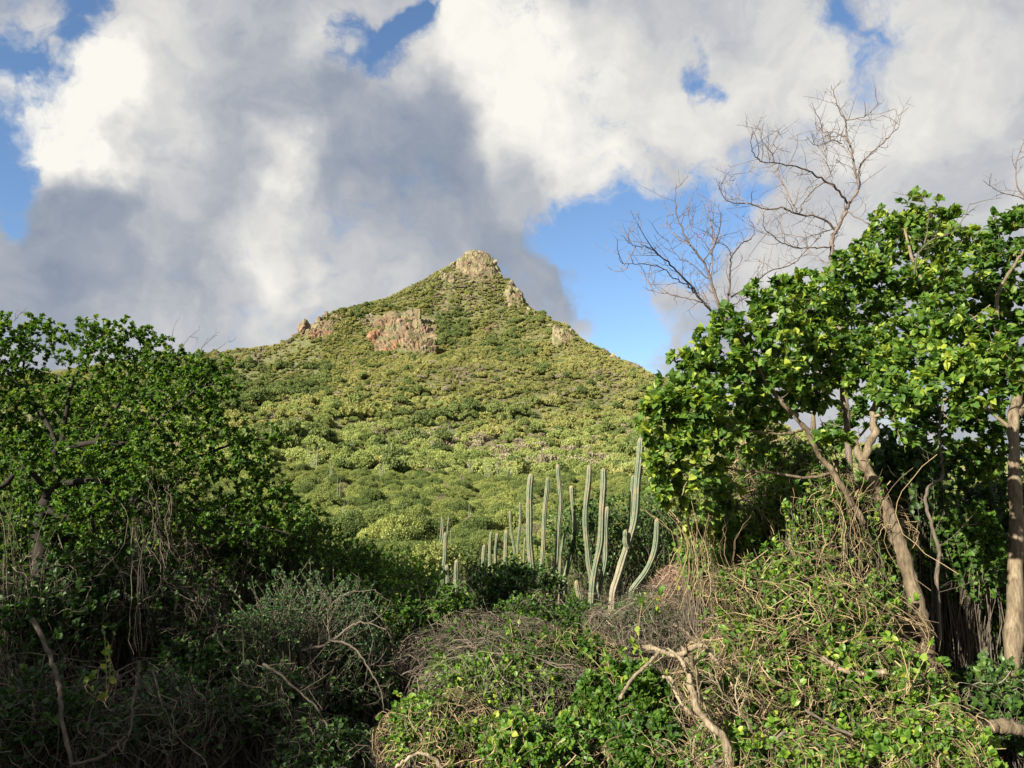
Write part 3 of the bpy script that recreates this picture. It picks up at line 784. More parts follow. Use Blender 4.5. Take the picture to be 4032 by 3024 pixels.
def leaf_objects(root, pos, ax, nrm, L, W, mats, rng, label=None):
    """the leaves that show largest, each an object of its own sharing mesh data"""
    tm = []
    for k in range(6):
        mb = MB(); mb.leaves(np.zeros((1, 3)), np.array([[1., 0, 0]]), np.array([[0, 0, 1.]]), 1.0, W, 'ovate', np.array([.25 + .14 * k]))
        tm.append(mb.mesh('leaf', mats))
    axis = unit(ax); side = unit(np.cross(nrm, axis)); up = np.cross(axis, side)
    for i in range(len(pos)):
        o = bpy.data.objects.new('leaf', tm[int(rng.integers(6))]); COL.objects.link(o)
        o.parent = root
        m = Matrix(((axis[i, 0], side[i, 0], up[i, 0], 0), (axis[i, 1], side[i, 1], up[i, 1], 0), (axis[i, 2], side[i, 2], up[i, 2], 0), (0, 0, 0, 1)))
        q = m.to_quaternion(); o.rotation_mode = 'QUATERNION'; o.rotation_quaternion = q
        o.location = tuple(pos[i] - np.array(root.location)); l = float(L[i]); o.scale = (l, l, l)

def leafy_tree(name, base, label, limbs, blobs, seed, n_of=70, leaf=.085, per=9, W=.5, lmat='leaf_glossy', bmat='bark_tan', twig=.006, t0=.3, group=None, single=0, trunk_n=1, upb=.25, cat='tree', wood=None, lkind='broad', dscale=1.3, rscale=1.0):
    """limbs: list of (path, r0, r1, part name)"""
    rng = np.random.default_rng(seed)
    root = empty(name, base, label, cat, group)
    sk = []
    for i, (path, r0, r1, nm) in enumerate(limbs):
        mb = MB(); add_limb(mb, path, r0, r1, 12 if r0 > .03 else 7, seed=seed + i)
        mb.build(nm, M[bmat], root, smooth=True); sk.append(path)
    sk = np.concatenate(sk)
    tg = in_blobs([(b[0], b[1], b[2] * rscale, b[3]) for b in blobs], n_of, rng, dscale)
    tw, ln = grow(sk, tg, rng)
    mb = MB(); K = tw.shape[1]
    r0 = np.clip(ln * .02, twig * .6, twig * 2.2)
    mb.tubes(tw, r0[:, None] * np.linspace(1, .45, K)[None], 5, lv=rng.random(len(tw)))
    mb.build('twigs', M[wood or bmat], root, smooth=True)
    pos, ax, nrm = twig_leaves(tw, per, rng, t0=t0, upb=upb)
    L = leaf * rng.uniform(.55, 1.25, len(pos))
    lv = np.clip(rng.normal(.52, .24, len(pos)) + np.repeat(rng.normal(0, .16, len(tw)), per), 0, 1)
    msk = np.ones(len(pos), bool)
    if single:
        dist = np.linalg.norm(pos - EYE, axis=1) - L * 4
        sel = np.argsort(dist)[:single * 3:3]
        msk[sel] = False
        leaf_objects(root, pos[sel], ax[sel], nrm[sel], L[sel], W, M[lmat], rng)
    mb = MB(); mb.leaves(pos[msk], ax[msk], nrm[msk], L[msk], W, lkind, lv[msk])
    tag(mb.build('foliage', M[lmat], root), kind='stuff')
    return root

def shell(c, R, n, rng, inner=.6, low=-.35):
    d = unit(rng.normal(size=(n, 3))); d[:, 2] = np.where(d[:, 2] < low, -d[:, 2] * .5, d[:, 2])
    return c + d * R * (inner + (1 - inner) * rng.random((n, 1)) ** .6), d

def bush(px, py, d, w, h, label, seed, n=260, per=14, leaf=.05, W=.45, lmat='leaf_mid', smat='bark_grey', name='bush', cat='bush', group=None, straw=0, smatv='straw', deep=1.0, kind='broad', stem=.006, wr=(.0016, .0034), low=-.35, into=None, lvm=.45):
    rng = np.random.default_rng(seed)
    c = P(px, py, d); s = d / F_PX
    R = np.array([w * s, w * s * deep, h * s])
    gz_ = ground(c[0], c[1])[0]
    root = into or empty(name, (c[0], c[1], gz_), label, cat, group)
    if n:
        lob = shell(c, R * .75, 9, rng, .5)[0]                     # lobes make the outline uneven
        tips, dirs = shell(c, R, n, rng, .45, low)
        near = np.argmin(((tips[:, None] - lob[None]) / R).__pow__(2).sum(-1), 1)
        tips = tips * .72 + lob[near] * .28 + rng.normal(size=(n, 3)) * R * .06
        b0 = np.stack([c[0] + rng.normal(size=n) * R[0] * .25, c[1] + rng.normal(size=n) * R[1] * .25, np.full(n, gz_ - .05)], -1)
        t0 = max(.35, min(.8, 1 - 1.5 * R[2] / max(.1, c[2] + R[2] - gz_)))
        K = 8; t = np.linspace(0, 1, K)[None, :, None]
        bend = rng.normal(size=(n, 1, 3)) * R * .16; bend[:, :, 2] += R[2] * .25
        pts = b0[:, None] * (1 - t) + tips[:, None] * t + np.sin(t * math.pi) * bend
        pts[:, 1:] += rng.normal(size=(n, K - 1, 3)) * .018
        mb = MB(); mb.tubes(pts, (rng.uniform(.5, 1.4, (n, 1)) * stem) * np.linspace(1, .4, K)[None], 4, lv=rng.random(n))
        mb.build('stems', M[smat], root, smooth=True)
        if per:
            pos, ax, nrm = twig_leaves(pts, per, rng, t0=t0)
            lv = np.clip(rng.normal(lvm, .22, len(pos)) + np.repeat(rng.normal(0, .14, n), per), 0, 1)
            mb = MB(); mb.leaves(pos, ax, nrm, leaf * rng.uniform(.5, 1.3, len(pos)), W, kind, lv)
            tag(mb.build('foliage', M[lmat], root), kind='stuff')
    lobe_k = rng.normal(size=(6, 3)) * 2.6; lobe_p = rng.random(6) * 6.28
    def lumpy(q):
        return 1 + .07 * np.sin(q @ lobe_k.T + lobe_p).sum(-1, keepdims=True) / 1.7
    if straw:
        mb = MB(); K = 10
        p0, d0 = shell(c, R, straw, rng, .75, low)
        tdir = np.cross(d0, unit(rng.normal(size=(straw, 3)))); tdir[:, 2] -= .5; tdir = unit(tdir)
        Ls = rng.uniform(.35, 1.3, (straw, 1)) * R.mean(); lim = .90 + .13 * rng.random((straw, 1)) ** 2.2
        pts = np.empty((straw, K, 3)); cur = p0.copy(); dr = tdir
        for k in range(K):
            pts[:, k] = cur
            dr = unit(dr + rng.normal(size=dr.shape) * .42 + np.array([0, 0, -.10]))
            nxt = cur + dr * Ls / K
            q = (nxt - c) / R; l = np.linalg.norm(q, axis=1, keepdims=True)
            tgt = np.clip(l, .66, lim)
            qn = q / np.maximum(l, 1e-6); cur = c + qn * tgt * lumpy(qn) * R
        mb.tubes(pts, (wr[0] + (wr[1] - wr[0]) * rng.random((straw, 1)) ** 2.5 * 1.6) * np.linspace(1, .6, K)[None], 3, lv=rng.random(straw))
        tag(mb.build('dry_vines', M[smatv], root), kind='stuff')
    return root

def bare_tree(name, base, label, limbs, seed, mat='bark_dead', gap=.10, tl=(.18, .5), r_tw=.003, cat='tree', group=None, up=.35, sub=3, part='branch'):
    rng = np.random.default_rng(seed)
    root = empty(name, base, label, cat, group)
    T0 = []; T1 = []
    for i, (path, r0, r1) in enumerate(limbs):
        mb = MB(); add_limb(mb, path, r0, r1, 7, knots=.06, seed=seed + i)
        mb.build('trunk' if i == 0 else part, M[mat], root, smooth=True)
        seg = np.linalg.norm(np.diff(path, axis=0), axis=1); L = seg.sum(); cum = np.r_[0, np.cumsum(seg)] / L
        n = int(L / gap)
        for t in np.clip((np.arange(n) + rng.random(n)) / max(n, 1), .18 if r0 > .012 else .05, 1):
            p = np.array([np.interp(t, cum, path[:, k]) for k in range(3)])
            q = np.array([np.interp(min(1, t + .03), cum, path[:, k]) for k in range(3)]); r_ = np.array([np.interp(t - .03, cum, path[:, k]) for k in range(3)])
            T0.append(p); T1.append(unit(q - r_))
    T0 = np.array(T0); T1 = np.array(T1)
    def twigs(p0, tan, lo, hi, K=6):
        n = len(p0); side = unit(np.cross(tan, rng.normal(size=(n, 3))))
        d = unit(tan * rng.uniform(.3, .9, (n, 1)) + side)
        L = rng.uniform(lo, hi, (n, 1)); pts = np.empty((n, K, 3)); cur = p0.copy()
        curve = unit(rng.normal(size=(n, 3))) * .22 + UP * up * .4
        for k in range(K):
            pts[:, k] = cur; d = unit(d + curve + rng.normal(size=(n, 3)) * .13); cur = cur + d * L / K
        return pts
    a = twigs(T0, T1, tl[0], tl[1])
    mb = MB(); mb.tubes(a, r_tw * rng.uniform(.8, 1.3, (len(a), 1)) * np.linspace(1, .45, 6)[None], 4, lv=rng.random(len(a)))
    if sub:
        k = rng.integers(1, 5, len(a) * sub); ii_ = np.repeat(np.arange(len(a)), sub)
        b = twigs(a[ii_, k], unit(a[ii_, k + 1] - a[ii_, k - 1]), tl[0] * .3, tl[1] * .5, 5 + 1)
        mb.tubes(b, r_tw * .55 * np.linspace(1, .5, 6)[None], 3, lv=rng.random(len(b)))
    mb.build('twigs', M[mat], root)
    return root

# ------------------------------------------------------------------ cacti
def cactus_mat():
    m, g = new_mat('ribbed grey green cactus skin')
    a = g.n('ShaderNodeAttribute', attribute_name='lv').outputs['Fac']      # 0 groove .. 1 rib crest
    tp = g.n('ShaderNodeAttribute', attribute_name='tip').outputs['Fac']
    wd = g.n('ShaderNodeAttribute', attribute_name='wood').outputs['Fac']
    tc = g.n('ShaderNodeTexCoord').outputs['Object']
    n = g.noise(tc, 5, 6, .65)
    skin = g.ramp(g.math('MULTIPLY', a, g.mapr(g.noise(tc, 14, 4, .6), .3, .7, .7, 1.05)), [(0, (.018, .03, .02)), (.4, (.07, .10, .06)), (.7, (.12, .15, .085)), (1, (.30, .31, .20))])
    skin = g.mix(g.math('MULTIPLY', g.mapr(n, .48, .62), .75), skin, (.15, .125, .075))
    cork = g.ramp(n, [(.3, (.14, .10, .07)), (.7, (.38, .32, .25))])
    c = g.mix(wd, skin, cork)
    c = g.mix(tp, c, (.40, .25, .10))
    p = g.n('ShaderNodeBsdfPrincipled'); g.put(p.inputs['Base Color'], c); p.inputs['Roughness'].default_value = .6
    b = g.n('ShaderNodeBump'); b.inputs['Strength'].default_value = .4; b.inputs['Distance'].default_value = .01
    g.put(b.inputs['Height'], g.noise(tc, 60, 3, .6)); g.put(p.inputs['Normal'], b.outputs[0])
    o = g.n('ShaderNodeOutputMaterial'); g.put(o.inputs[0], p.outputs[0])
    return m
M['cactus'] = cactus_mat()

def cactus_stem(path, rad, root, name='stem', ribs=7, joints=(), seed=0, woody=.12, tip=.22):
    """path from the base up to the tip"""
    rng = np.random.default_rng(seed)
    seg = np.linalg.norm(np.diff(path, axis=0), axis=1); L = seg.sum(); cum = np.r_[0, np.cumsum(seg)]
    K = 46
    s = np.r_[np.linspace(0, L - rad * 1.6, K - 7), L - rad * 1.6 * np.array([.8, .6, .4, .24, .12, .04, 0])]
    pts = np.stack([np.interp(s, cum, path[:, k]) for k in range(3)], -1)
    R = np.full(K, rad); R *= 1 + .05 * np.sin(s * 7 + seed) + .03 * np.sin(s * 17 + seed * 2) + .03 * rng.normal(size=K)
    for j in rng.uniform(.2, .85, 2): R *= 1 - .13 * np.exp(-((s - j * L) / (rad * .4)) ** 2)
    pts[:, 0] += .012 * np.sin(s * 5 + seed)
    R *= np.interp(s, [0, L * .25, L], [.78, 1, .93])
    u = np.clip((L - s) / (rad * 1.7), 0, 1); R *= np.sqrt(np.clip(1 - (1 - u) ** 2, .004, 1)) ** .9
    for j in joints: R *= 1 - .28 * np.exp(-((s - j * L) / (rad * .35)) ** 2)
    t = np.gradient(pts, axis=0); t = unit(t)
    uu = unit(np.cross(t, np.array([0.1, 1., 0]))); vv = np.cross(t, uu)
    S = ribs * 4; an = np.arange(S) * 2 * math.pi / S + seed
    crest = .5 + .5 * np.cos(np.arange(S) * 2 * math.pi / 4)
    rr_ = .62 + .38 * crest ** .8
    ring = pts[:, None] + (R[:, None] * rr_[None])[..., None] * (np.cos(an)[None, :, None] * uu[:, None] + np.sin(an)[None, :, None] * vv[:, None])
    i = np.arange(K - 1)[:, None] * S; j = np.arange(S)[None]; j2 = (j + 1) % S
    F = np.concatenate([np.stack([i + j, i + j2, i + S + j2], -1).reshape(-1, 3), np.stack([i + j, i + S + j2, i + S + j], -1).reshape(-1, 3)])
    # areole specks along each crest
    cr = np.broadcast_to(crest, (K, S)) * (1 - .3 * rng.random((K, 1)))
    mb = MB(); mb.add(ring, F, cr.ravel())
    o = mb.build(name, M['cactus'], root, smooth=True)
    tipv = np.repeat(np.clip(1 - (L - s) / (rad * 1.5), 0, 1) ** 1.2 * tip, S)
    wood = np.repeat(np.clip(1.2 - s / max(L * woody, .01), 0, 1), S)
    o.data.attributes.new('tip', 'FLOAT', 'POINT').data.foreach_set('value', tipv.astype(np.float32))
    o.data.attributes.new('wood', 'FLOAT', 'POINT').data.foreach_set('value', wood.astype(np.float32))
    return o

def cpath(pp, d, down=0.0, d1=None):
    q = limb_path(pp[::-1], d if d1 is None else d1, d, 30)
    if down: q = np.vstack([q[0] - np.array([0, 0, down]), q])
    return q

def cactus(label, stems, d, seed, group='column cacti standing in the middle of the brush'):
    b = P(*stems[0][0][-1], d); base = (b[0], b[1], ground(b[0], b[1])[0])
    root = empty('column_cactus', base, label, 'cactus', group)
    for i, st in enumerate(stems):
        pp, wpx = st[0], st[1]; kw = st[2] if len(st) > 2 else {}
        dd = d + kw.get('dd', 0)
        path = cpath(pp, dd)
        if kw.get('grounded', True):
            gz_ = ground(path[0, 0], path[0, 1])[0]
            if path[0, 2] > gz_: path = np.vstack([[path[0, 0] - (path[2, 0] - path[0, 0]) * .5, path[0, 1], gz_ - .1], path])
        cactus_stem(path, wpx * .5 * dd / F_PX * .90, root, joints=kw.get('joints', ()), seed=seed + i, woody=kw.get('woody', .3), tip=kw.get('tip', .22), ribs=kw.get('ribs', 7))
    return root
D_ = 14.5
cactus('forked cactus clump of two tall pale columns and a darker bluish one', [
    ([(2319, 1829), (2316, 1924), (2304, 2073), (2317, 2197), (2331, 2272), (2345, 2375)], 27, {'woody': .2}),
    ([(2375, 1842), (2373, 1998), (2364, 2123), (2346, 2222), (2333, 2330), (2328, 2380)], 29, {'woody': .3, 'dd': -.15}),
    ([(2391, 1993), (2388, 2080), (2384, 2162), (2378, 2222), (2360, 2320), (2348, 2380)], 25, {'joints': (.55, .45), 'dd': .25, 'woody': .4})], D_, 1)
cactus('tallest cactus leaning right beside the leafy tree with a short side arm', [
    ([(2520, 1722), (2518, 1800), (2514, 1880), (2503, 1990), (2492, 2075), (2470, 2157), (2440, 2240), (2412, 2325)], 33, {'woody': .5}),
    ([(2461, 2085), (2460, 2115), (2463, 2140), (2474, 2160)], 24, {'grounded': False, 'dd': -.1, 'woody': .02}),
    ([(2492, 1869), (2490, 1960), (2483, 2060), (2470, 2150), (2440, 2240)], 22, {'dd': .4, 'woody': .1})], D_, 11)
cactus('curved cactus column leaning right near the drooping twigs', [([(2590, 2040), (2585, 2110), (2572, 2175), (2545, 2245), (2515, 2290), (2488, 2325)], 27, {'woody': .1})], 14, 21)
cactus('thick pale cactus column at the left end of the tall row', [([(2093, 1864), (2088, 1925), (2082, 2020), (2083, 2110), (2092, 2190), (2098, 2300)], 31, {'joints': (.42,)})], D_, 31)
cactus('slender cactus column second in the tall row with a scarred edge', [([(2155, 1879), (2150, 1960), (2142, 2080), (2134, 2197), (2132, 2300)], 21)], 15.5, 33)
cactus('tall slim cactus column with a reddish brown woody foot', [([(2199, 1827), (2203, 1910), (2205, 1998), (2199, 2120), (2190, 2210), (2178, 2310)], 22, {'woody': .45}),
    ([(2226, 2098), (2218, 2140), (2208, 2190), (2200, 2290)], 14, {'dd': .3})], 15, 35)
cactus('brown tipped slim cactus column just left of the forked clump', [([(2249, 1911), (2256, 1975), (2262, 2048), (2256, 2130), (2244, 2205), (2224, 2280)], 20, {'tip': .7})], 15.5, 38)
cactus('short bluish young cactus in front of the forked clump', [([(2270, 2284), (2276, 2320), (2283, 2352), (2282, 2420)], 24, {'joints': (.42,), 'woody': .02}),
    ([(2300, 2365), (2292, 2385), (2285, 2420)], 14, {'woody': .02})], 12.5, 41)
cactus('tiny grey green cactus tip poking out of the bush left of the bluish one', [([(2173, 2328), (2175, 2370), (2176, 2430)], 18, {'woody': .02})], 12.5, 44)
cactus('smallest cactus tip peeping up from the bush below the clump', [([(2239, 2382), (2240, 2410), (2241, 2450)], 14, {'woody': .02})], 12.5, 46)
cactus('dark jointed cactus column farthest left with two short white columns at its foot', [
    ([(1757, 2096), (1755, 2150), (1750, 2200), (1743, 2250), (1744, 2370)], 19, {'joints': (.62, .5), 'woody': .1}),
    ([(1759, 2222), (1759, 2270), (1757, 2370)], 19, {'woody': .05, 'dd': -.3})], 14.5, 48)
cactus('short pale weathered cactus stub right of the leftmost columns', [([(1801, 2202), (1798, 2260), (1793, 2370)], 22, {'woody': .5})], 14.5, 51)
cactus('cluster of four short cactus columns rising behind the dark bush', [
    ([(1908, 2143), (1902, 2190), (1898, 2260)], 19, {}), ([(1936, 2093), (1932, 2140), (1926, 2240)], 16, {'dd': .4}),
    ([(1958, 2098), (1955, 2150), (1950, 2240)], 15, {'dd': .6}), ([(1992, 2085), (1992, 2140), (1993, 2240)], 20, {'dd': .2})], 15.5, 53)
cactus('thin straight cactus left of the tall row leaning slightly', [([(2006, 2011), (2012, 2070), (2023, 2150), (2026, 2230)], 13)], 19, 58)
cactus('thin straight upright cactus beside the thick pale column', [([(2050, 1976), (2046, 2060), (2040, 2150), (2040, 2240)], 13)], 19, 60)
cactus('small brown tipped cactus between the thin ones and the thick column', [([(2066, 2118), (2065, 2160), (2064, 2240)], 10)], 17, 62)
cactus('group of thin far cactus columns behind the leftmost dark one', [([(1741, 2032), (1737, 2070), (1733, 2140)], 7), ([(1746, 2045), (1743, 2090), (1740, 2140)], 7, {'dd': .5}),
    ([(1769, 2037), (1764, 2070), (1757, 2140)], 8), ([(1778, 2080), (1776, 2110), (1772, 2150)], 6, {'dd': 1})], 26, 64)
cactus('pale cactus columns half hidden under the leafy tree', [([(2735, 2040), (2733, 2090), (2728, 2180)], 30), ([(2700, 2090), (2702, 2130), (2700, 2220)], 22, {'dd': .3}), ([(2768, 2040), (2763, 2100), (2758, 2180)], 16, {'dd': .6})], 13, 70)

# small cacti out on the slope, thin pale strokes in the photograph
far_c = []
def far_cactus_mesh(seed):
    r = np.random.default_rng(seed); mb = MB()
    for k in range(int(r.integers(3, 7))):
        a = r.uniform(0, 6.28); q = r.uniform(.1, .9); h = r.uniform(2.2, 4.6); K = 7
        t = np.linspace(0, 1, K)
        p = np.stack([math.cos(a) * q * (.3 + .9 * np.sqrt(t)), math.sin(a) * q * (.3 + .9 * np.sqrt(t)), h * t], -1)
        mb.tubes(p, np.r_[np.full(K - 2, .07), .06, .015][None], 6, lv=np.array([.78]))
    return mb.mesh('far_cactus', M['cactus'], True)
fcm = [far_cactus_mesh(k) for k in range(5)]
r = np.random.default_rng(19)
spots_c = [(1210, 1835), (1225, 1850), (1245, 1860), (1385, 1790), (1528, 1800), (1590, 1850), (1648, 1735), (1640, 1760), (1745, 1690), (1770, 1700), (1778, 1720), (1655, 1655), (1905, 1720), (1855, 1880), (1950, 1885), (1962, 1890), (2005, 1905),
           (1350, 2075), (1480, 2080), (1690, 1850), (1500, 1900), (1420, 1840), (2130, 1830), (1845, 2060), (1920, 1900), (1300, 1910), (1700, 1780), (1800, 1790), (1560, 1720), (1440, 1700), (2050, 1760), (1330, 1990), (2240, 1760)]
for (px, py) in spots_c:
    q = hit(px, py + 14, 60, 600)
    if q is None: continue
    o = bpy.data.objects.new('far_cactus', fcm[int(r.integers(5))]); COL.objects.link(o)
    s = r.uniform(.9, 1.3) * min(1.25, max(.55, q[1] / 200))
    o.location = tuple(q); o.scale = (s, s, s * 1.5); o.rotation_euler = (0, 0, r.uniform(0, 6.28))
    hz = 'left of the cliff' if px < 1400 else 'below the cliff' if px < 1720 else 'below the summit' if px < 1960 else 'toward the right ridge'
    vt = 'high on the slope' if py < 1740 else 'on the middle slope' if py < 1860 else 'low on the slope' if py < 1950 else 'at the slope foot'
    tag(o, 'thin cactus clump %s, %s, %s' % (vt, hz, 'nearer the left' if (px // 45) % 2 else 'nearer the right'), 'cactus', 'small cacti far out on the slope')

# bleached dead trees on the slope
for i, (px, py, d, lab) in enumerate([(1815, 1893, 190, 'bleached white dead tree lying in the scrub of the lower slope'), (1850, 1838, 230, 'smaller bleached dead tree uphill from the white fallen one'), (1000, 1555, 480, 'pale trunked dead tree in the dark gully on the left')]):
    r = np.random.default_rng(i); q = P(px, py, d); s = d / 190
    limbs = []
    for k in range(5):
        e = q + np.array([r.uniform(-1.6, 1.6), r.uniform(-1, 1), r.uniform(.3, 2.0)]) * s
        limbs.append((smooth_path([q, (q + e) / 2 + r.normal(size=3) * .25 * s, e], 8), .10 * s, .04 * s))
    bare_tree('dead_tree', (q[0], q[1], ground(q[0], q[1])[0]), lab, limbs, i, 'bark_dead', .8, (.4, 1.0), .03 * s, sub=1)
# ------------------------------------------------------------------ the right-hand tree
def LP(pp, d0, d1=None, jit=.004, seed=0): return limb_path(pp, d0, d1, None, jit, seed)
Z7 = lambda pts: [(2400 + x * .7378, 300 + y * .7378) for x, y in pts]
d = 6.0
limbs = [
    (LP([(3672, 2860), (3669, 2708), (3640, 2516), (3610, 2398), (3580, 2266), (3551, 2170), (3521, 2088), (3497, 2014), (3464, 1956), (3435, 1891), (3400, 1820)], d, 6.1), .066, .036, 'trunk'),
    (LP([(3406, 1833), (3385, 1790), (3356, 1731), (3334, 1690), (3325, 1600), (3300, 1450), (3270, 1300), (3230, 1180)], 6.1, 6.5), .034, .012, 'branch'),
    (LP([(3403, 1820), (3421, 1753), (3446, 1703), (3437, 1670), (3443, 1600), (3520, 1470), (3600, 1330), (3651, 1175), (3626, 1103), (3604, 1059), (3589, 1000), (3560, 900)], 6.1, 6.6), .032, .010, 'branch'),
    (LP([(3400, 2060), (3359, 1985), (3327, 1934), (3280, 1862), (3236, 1807), (3200, 1746), (3175, 1692), (3131, 1641), (3081, 1587), (3045, 1540), (3019, 1504), (2960, 1400), (2900, 1310)], 5.9, 5.6), .026, .009, 'branch'),
    (LP([(3160, 1695), (3081, 1708), (2936, 1694), (2840, 1660), (2740, 1560)], 5.85, 5.5), .010, .005, 'branch'),
    (LP([(3280, 1862), (3180, 1880), (3020, 1860), (2880, 1850), (2760, 1800), (2680, 1720)], 5.9, 5.7), .012, .005, 'branch'),
    (LP([(2790, 1700), (2770, 1780), (2720, 1860), (2680, 1960)], 5.6, 5.6), .009, .004, 'branch'),
    (LP([(3651, 1175), (3700, 1100), (3760, 1000), (3800, 930)], 6.5, 6.6), .014, .006, 'branch'),
    (LP([(3600, 1330), (3700, 1290), (3820, 1260), (3900, 1200)], 6.4, 6.1), .015, .006, 'branch'),
    (LP([(3325, 1600), (3200, 1530), (3120, 1400), (3080, 1250)], 6.2, 6.2), .014, .005, 'branch'),
    (LP([(3443, 1640), (3600, 1600), (3760, 1560), (3860, 1500)], 6.1, 5.6), .014, .006, 'branch')]
crown = [(3600, 850, 95, 6.8), (3500, 900, 85, 6.8), (3710, 900, 95, 6.8), (3640, 960, 110, 6.7), (3790, 950, 60, 6.7),
         (3330, 1070, 100, 6.6), (3140, 1140, 85, 6.3), (3010, 1185, 100, 6.0), (3440, 1100, 100, 6.6), (3560, 1130, 90, 6.6), (3250, 1200, 110, 6.6), (3720, 1100, 110, 6.6), (3400, 1230, 90, 6.8),
         (2870, 1290, 105, 5.7), (3010, 1310, 120, 5.8), (3150, 1330, 120, 6.1), (3300, 1370, 110, 6.4), (3500, 1330, 80, 6.4), (3650, 1320, 100, 6.2), (3800, 1330, 130, 5.8), (3560, 1420, 100, 5.9), (3760, 1450, 120, 5.5), (3900, 1440, 130, 5.5),
         (2800, 1400, 100, 5.6), (2730, 1440, 90, 5.6), (2920, 1480, 120, 5.6), (3060, 1470, 110, 5.8), (2640, 1560, 90, 5.5), (2760, 1580, 110, 5.5), (2580, 1600, 60, 5.5), (3180, 1560, 90, 6.2), (3520, 1540, 110, 5.6), (3650, 1560, 80, 5.4), (3850, 1580, 90, 5.5),
         (2600, 1700, 80, 5.6), (2700, 1720, 110, 5.6), (2850, 1720, 90, 5.7), (3000, 1650, 80, 6.0), (3250, 1720, 40, 5.6), (3330, 1730, 40, 5.6), (3580, 1700, 45, 5.4), (2570, 1820, 65, 5.6), (2680, 1850, 90, 5.7), (2620, 1940, 70, 5.7), (2800, 1850, 60, 5.8), (2730, 1990, 60, 5.8), (3180, 1230, 110, 6.4), (3350, 1480, 80, 6.2), (3230, 1450, 90, 6.3), (2960, 1600, 90, 5.8), (3100, 1600, 60, 6.0), (3440, 1000, 80, 6.7), (3450, 1400, 90, 6.2), (3680, 1180, 100, 6.4), (2720, 2090, 60, 6.2), (2860, 1950, 80, 6.2), (2820, 2060, 70, 6.4), (3000, 1780, 70, 6.0)]
leafy_tree('broadleaf_tree', (*P(3672, 2860, 6)[:2], ground(*P(3672, 2860, 6)[:2])[0]), 'glossy green broadleaf tree on the right with a leaning pinkish trunk', limbs, crown, 5,
           n_of=820, leaf=.060, per=13, W=.44, twig=.0045, single=290, lkind='ovate', rscale=1.14)

# the denser tree filling the right edge, behind
limbs = [(LP([(3985, 2700), (4000, 2270), (4000, 2000), (3992, 1800), (3992, 1640), (4010, 1500), (3990, 1350)], 6.9, 7.2), .066, .035, 'trunk'),
         (LP([(3990, 1500), (3940, 1380), (3925, 1180), (3990, 1050), (4040, 980)], 7.1, 7.3), .03, .010, 'branch'),
         (LP([(4000, 1640), (4100, 1500), (4150, 1300), (4160, 1100)], 7.1, 7.6), .04, .015, 'branch'),
         (LP([(3992, 1700), (3880, 1600), (3800, 1500), (3760, 1400)], 7.1, 7.4), .02, .008, 'branch')]
crown2 = [(3960, 900, 90, 7.6), (4050, 870, 110, 7.6), (4180, 900, 130, 7.6), (3890, 980, 90, 7.5), (4000, 1020, 120, 7.6), (3850, 1120, 110, 7.6), (3980, 1180, 130, 7.6), (4120, 1150, 150, 7.6), (4230, 1100, 150, 7.8),
          (3820, 1250, 120, 7.8), (3960, 1330, 130, 7.6), (4120, 1350, 150, 7.6), (3880, 1450, 120, 7.6), (4020, 1500, 120, 7.4), (3700, 1430, 90, 7.8), (3770, 1620, 120, 7.8), (3920, 1700, 130, 7.6), (4100, 1700, 130, 7.6), (3650, 1650, 90, 8.0), (3850, 1820, 120, 7.8), (3700, 1800, 110, 8.0)]
leafy_tree('broadleaf_tree', (*P(3985, 2700, 6.9)[:2], ground(*P(3985, 2700, 6.9)[:2])[0]), 'dense darker tree cut by the right edge with a thick straight trunk', limbs, crown2, 6, n_of=560, leaf=.066, per=12, W=.46, lmat='leaf_mid', twig=.005)

limbs = [(LP([(3240, 2500), (3230, 2100), (3260, 1900), (3200, 1700), (3230, 1450), (3300, 1250)], 8.4, 8.6), .05, .015, 'trunk'), (LP([(3260, 1900), (3400, 1700), (3550, 1550)], 8.4, 8.8), .02, .008, 'branch'), (LP([(3230, 1800), (3050, 1650), (2900, 1500)], 8.4, 8.2), .02, .008, 'branch')]
leafy_tree('broadleaf_tree', (*P(3240, 2500, 8.4)[:2], ground(*P(3240, 2500, 8.4)[:2])[0]), 'darker leafy tree standing behind the leaning right tree', limbs,
           [(3330, 1180, 110, 8.8), (3480, 1230, 110, 8.8), (3180, 1330, 110, 8.6), (3350, 1380, 110, 8.8), (3050, 1450, 110, 8.5), (2900, 1480, 100, 8.3), (3480, 1450, 100, 8.8), (2850, 1620, 100, 8.3), (3000, 1640, 100, 8.4), (2760, 1720, 90, 8.3), (2900, 1780, 90, 8.3), (3550, 1650, 110, 8.8), (3060, 1780, 60, 8.4), (3600, 1850, 110, 8.8), (3340, 1600, 100, 8.6), (3280, 1720, 90, 8.5), (2800, 1900, 70, 8.3)], 7,
           n_of=330, leaf=.068, per=12, W=.46, lmat='leaf_mid', twig=.005, rscale=1.1)
# thin crooked stem in front of the dark thicket
bare_tree('sapling', (*P(3691, 2500, 6.6)[:2], ground(*P(3691, 2500, 6.6)[:2])[0]), 'thin crooked pale grey sapling right of the leaning trunk',
          [(LP([(3700, 2520), (3691, 2295), (3695, 2162), (3669, 2074), (3647, 1990), (3655, 1920), (3712, 1880), (3706, 1800), (3700, 1700), (3712, 1600)], 6.4, 6.6), .018, .009)], 3, 'bark_grey', .2, (.2, .5), .003)

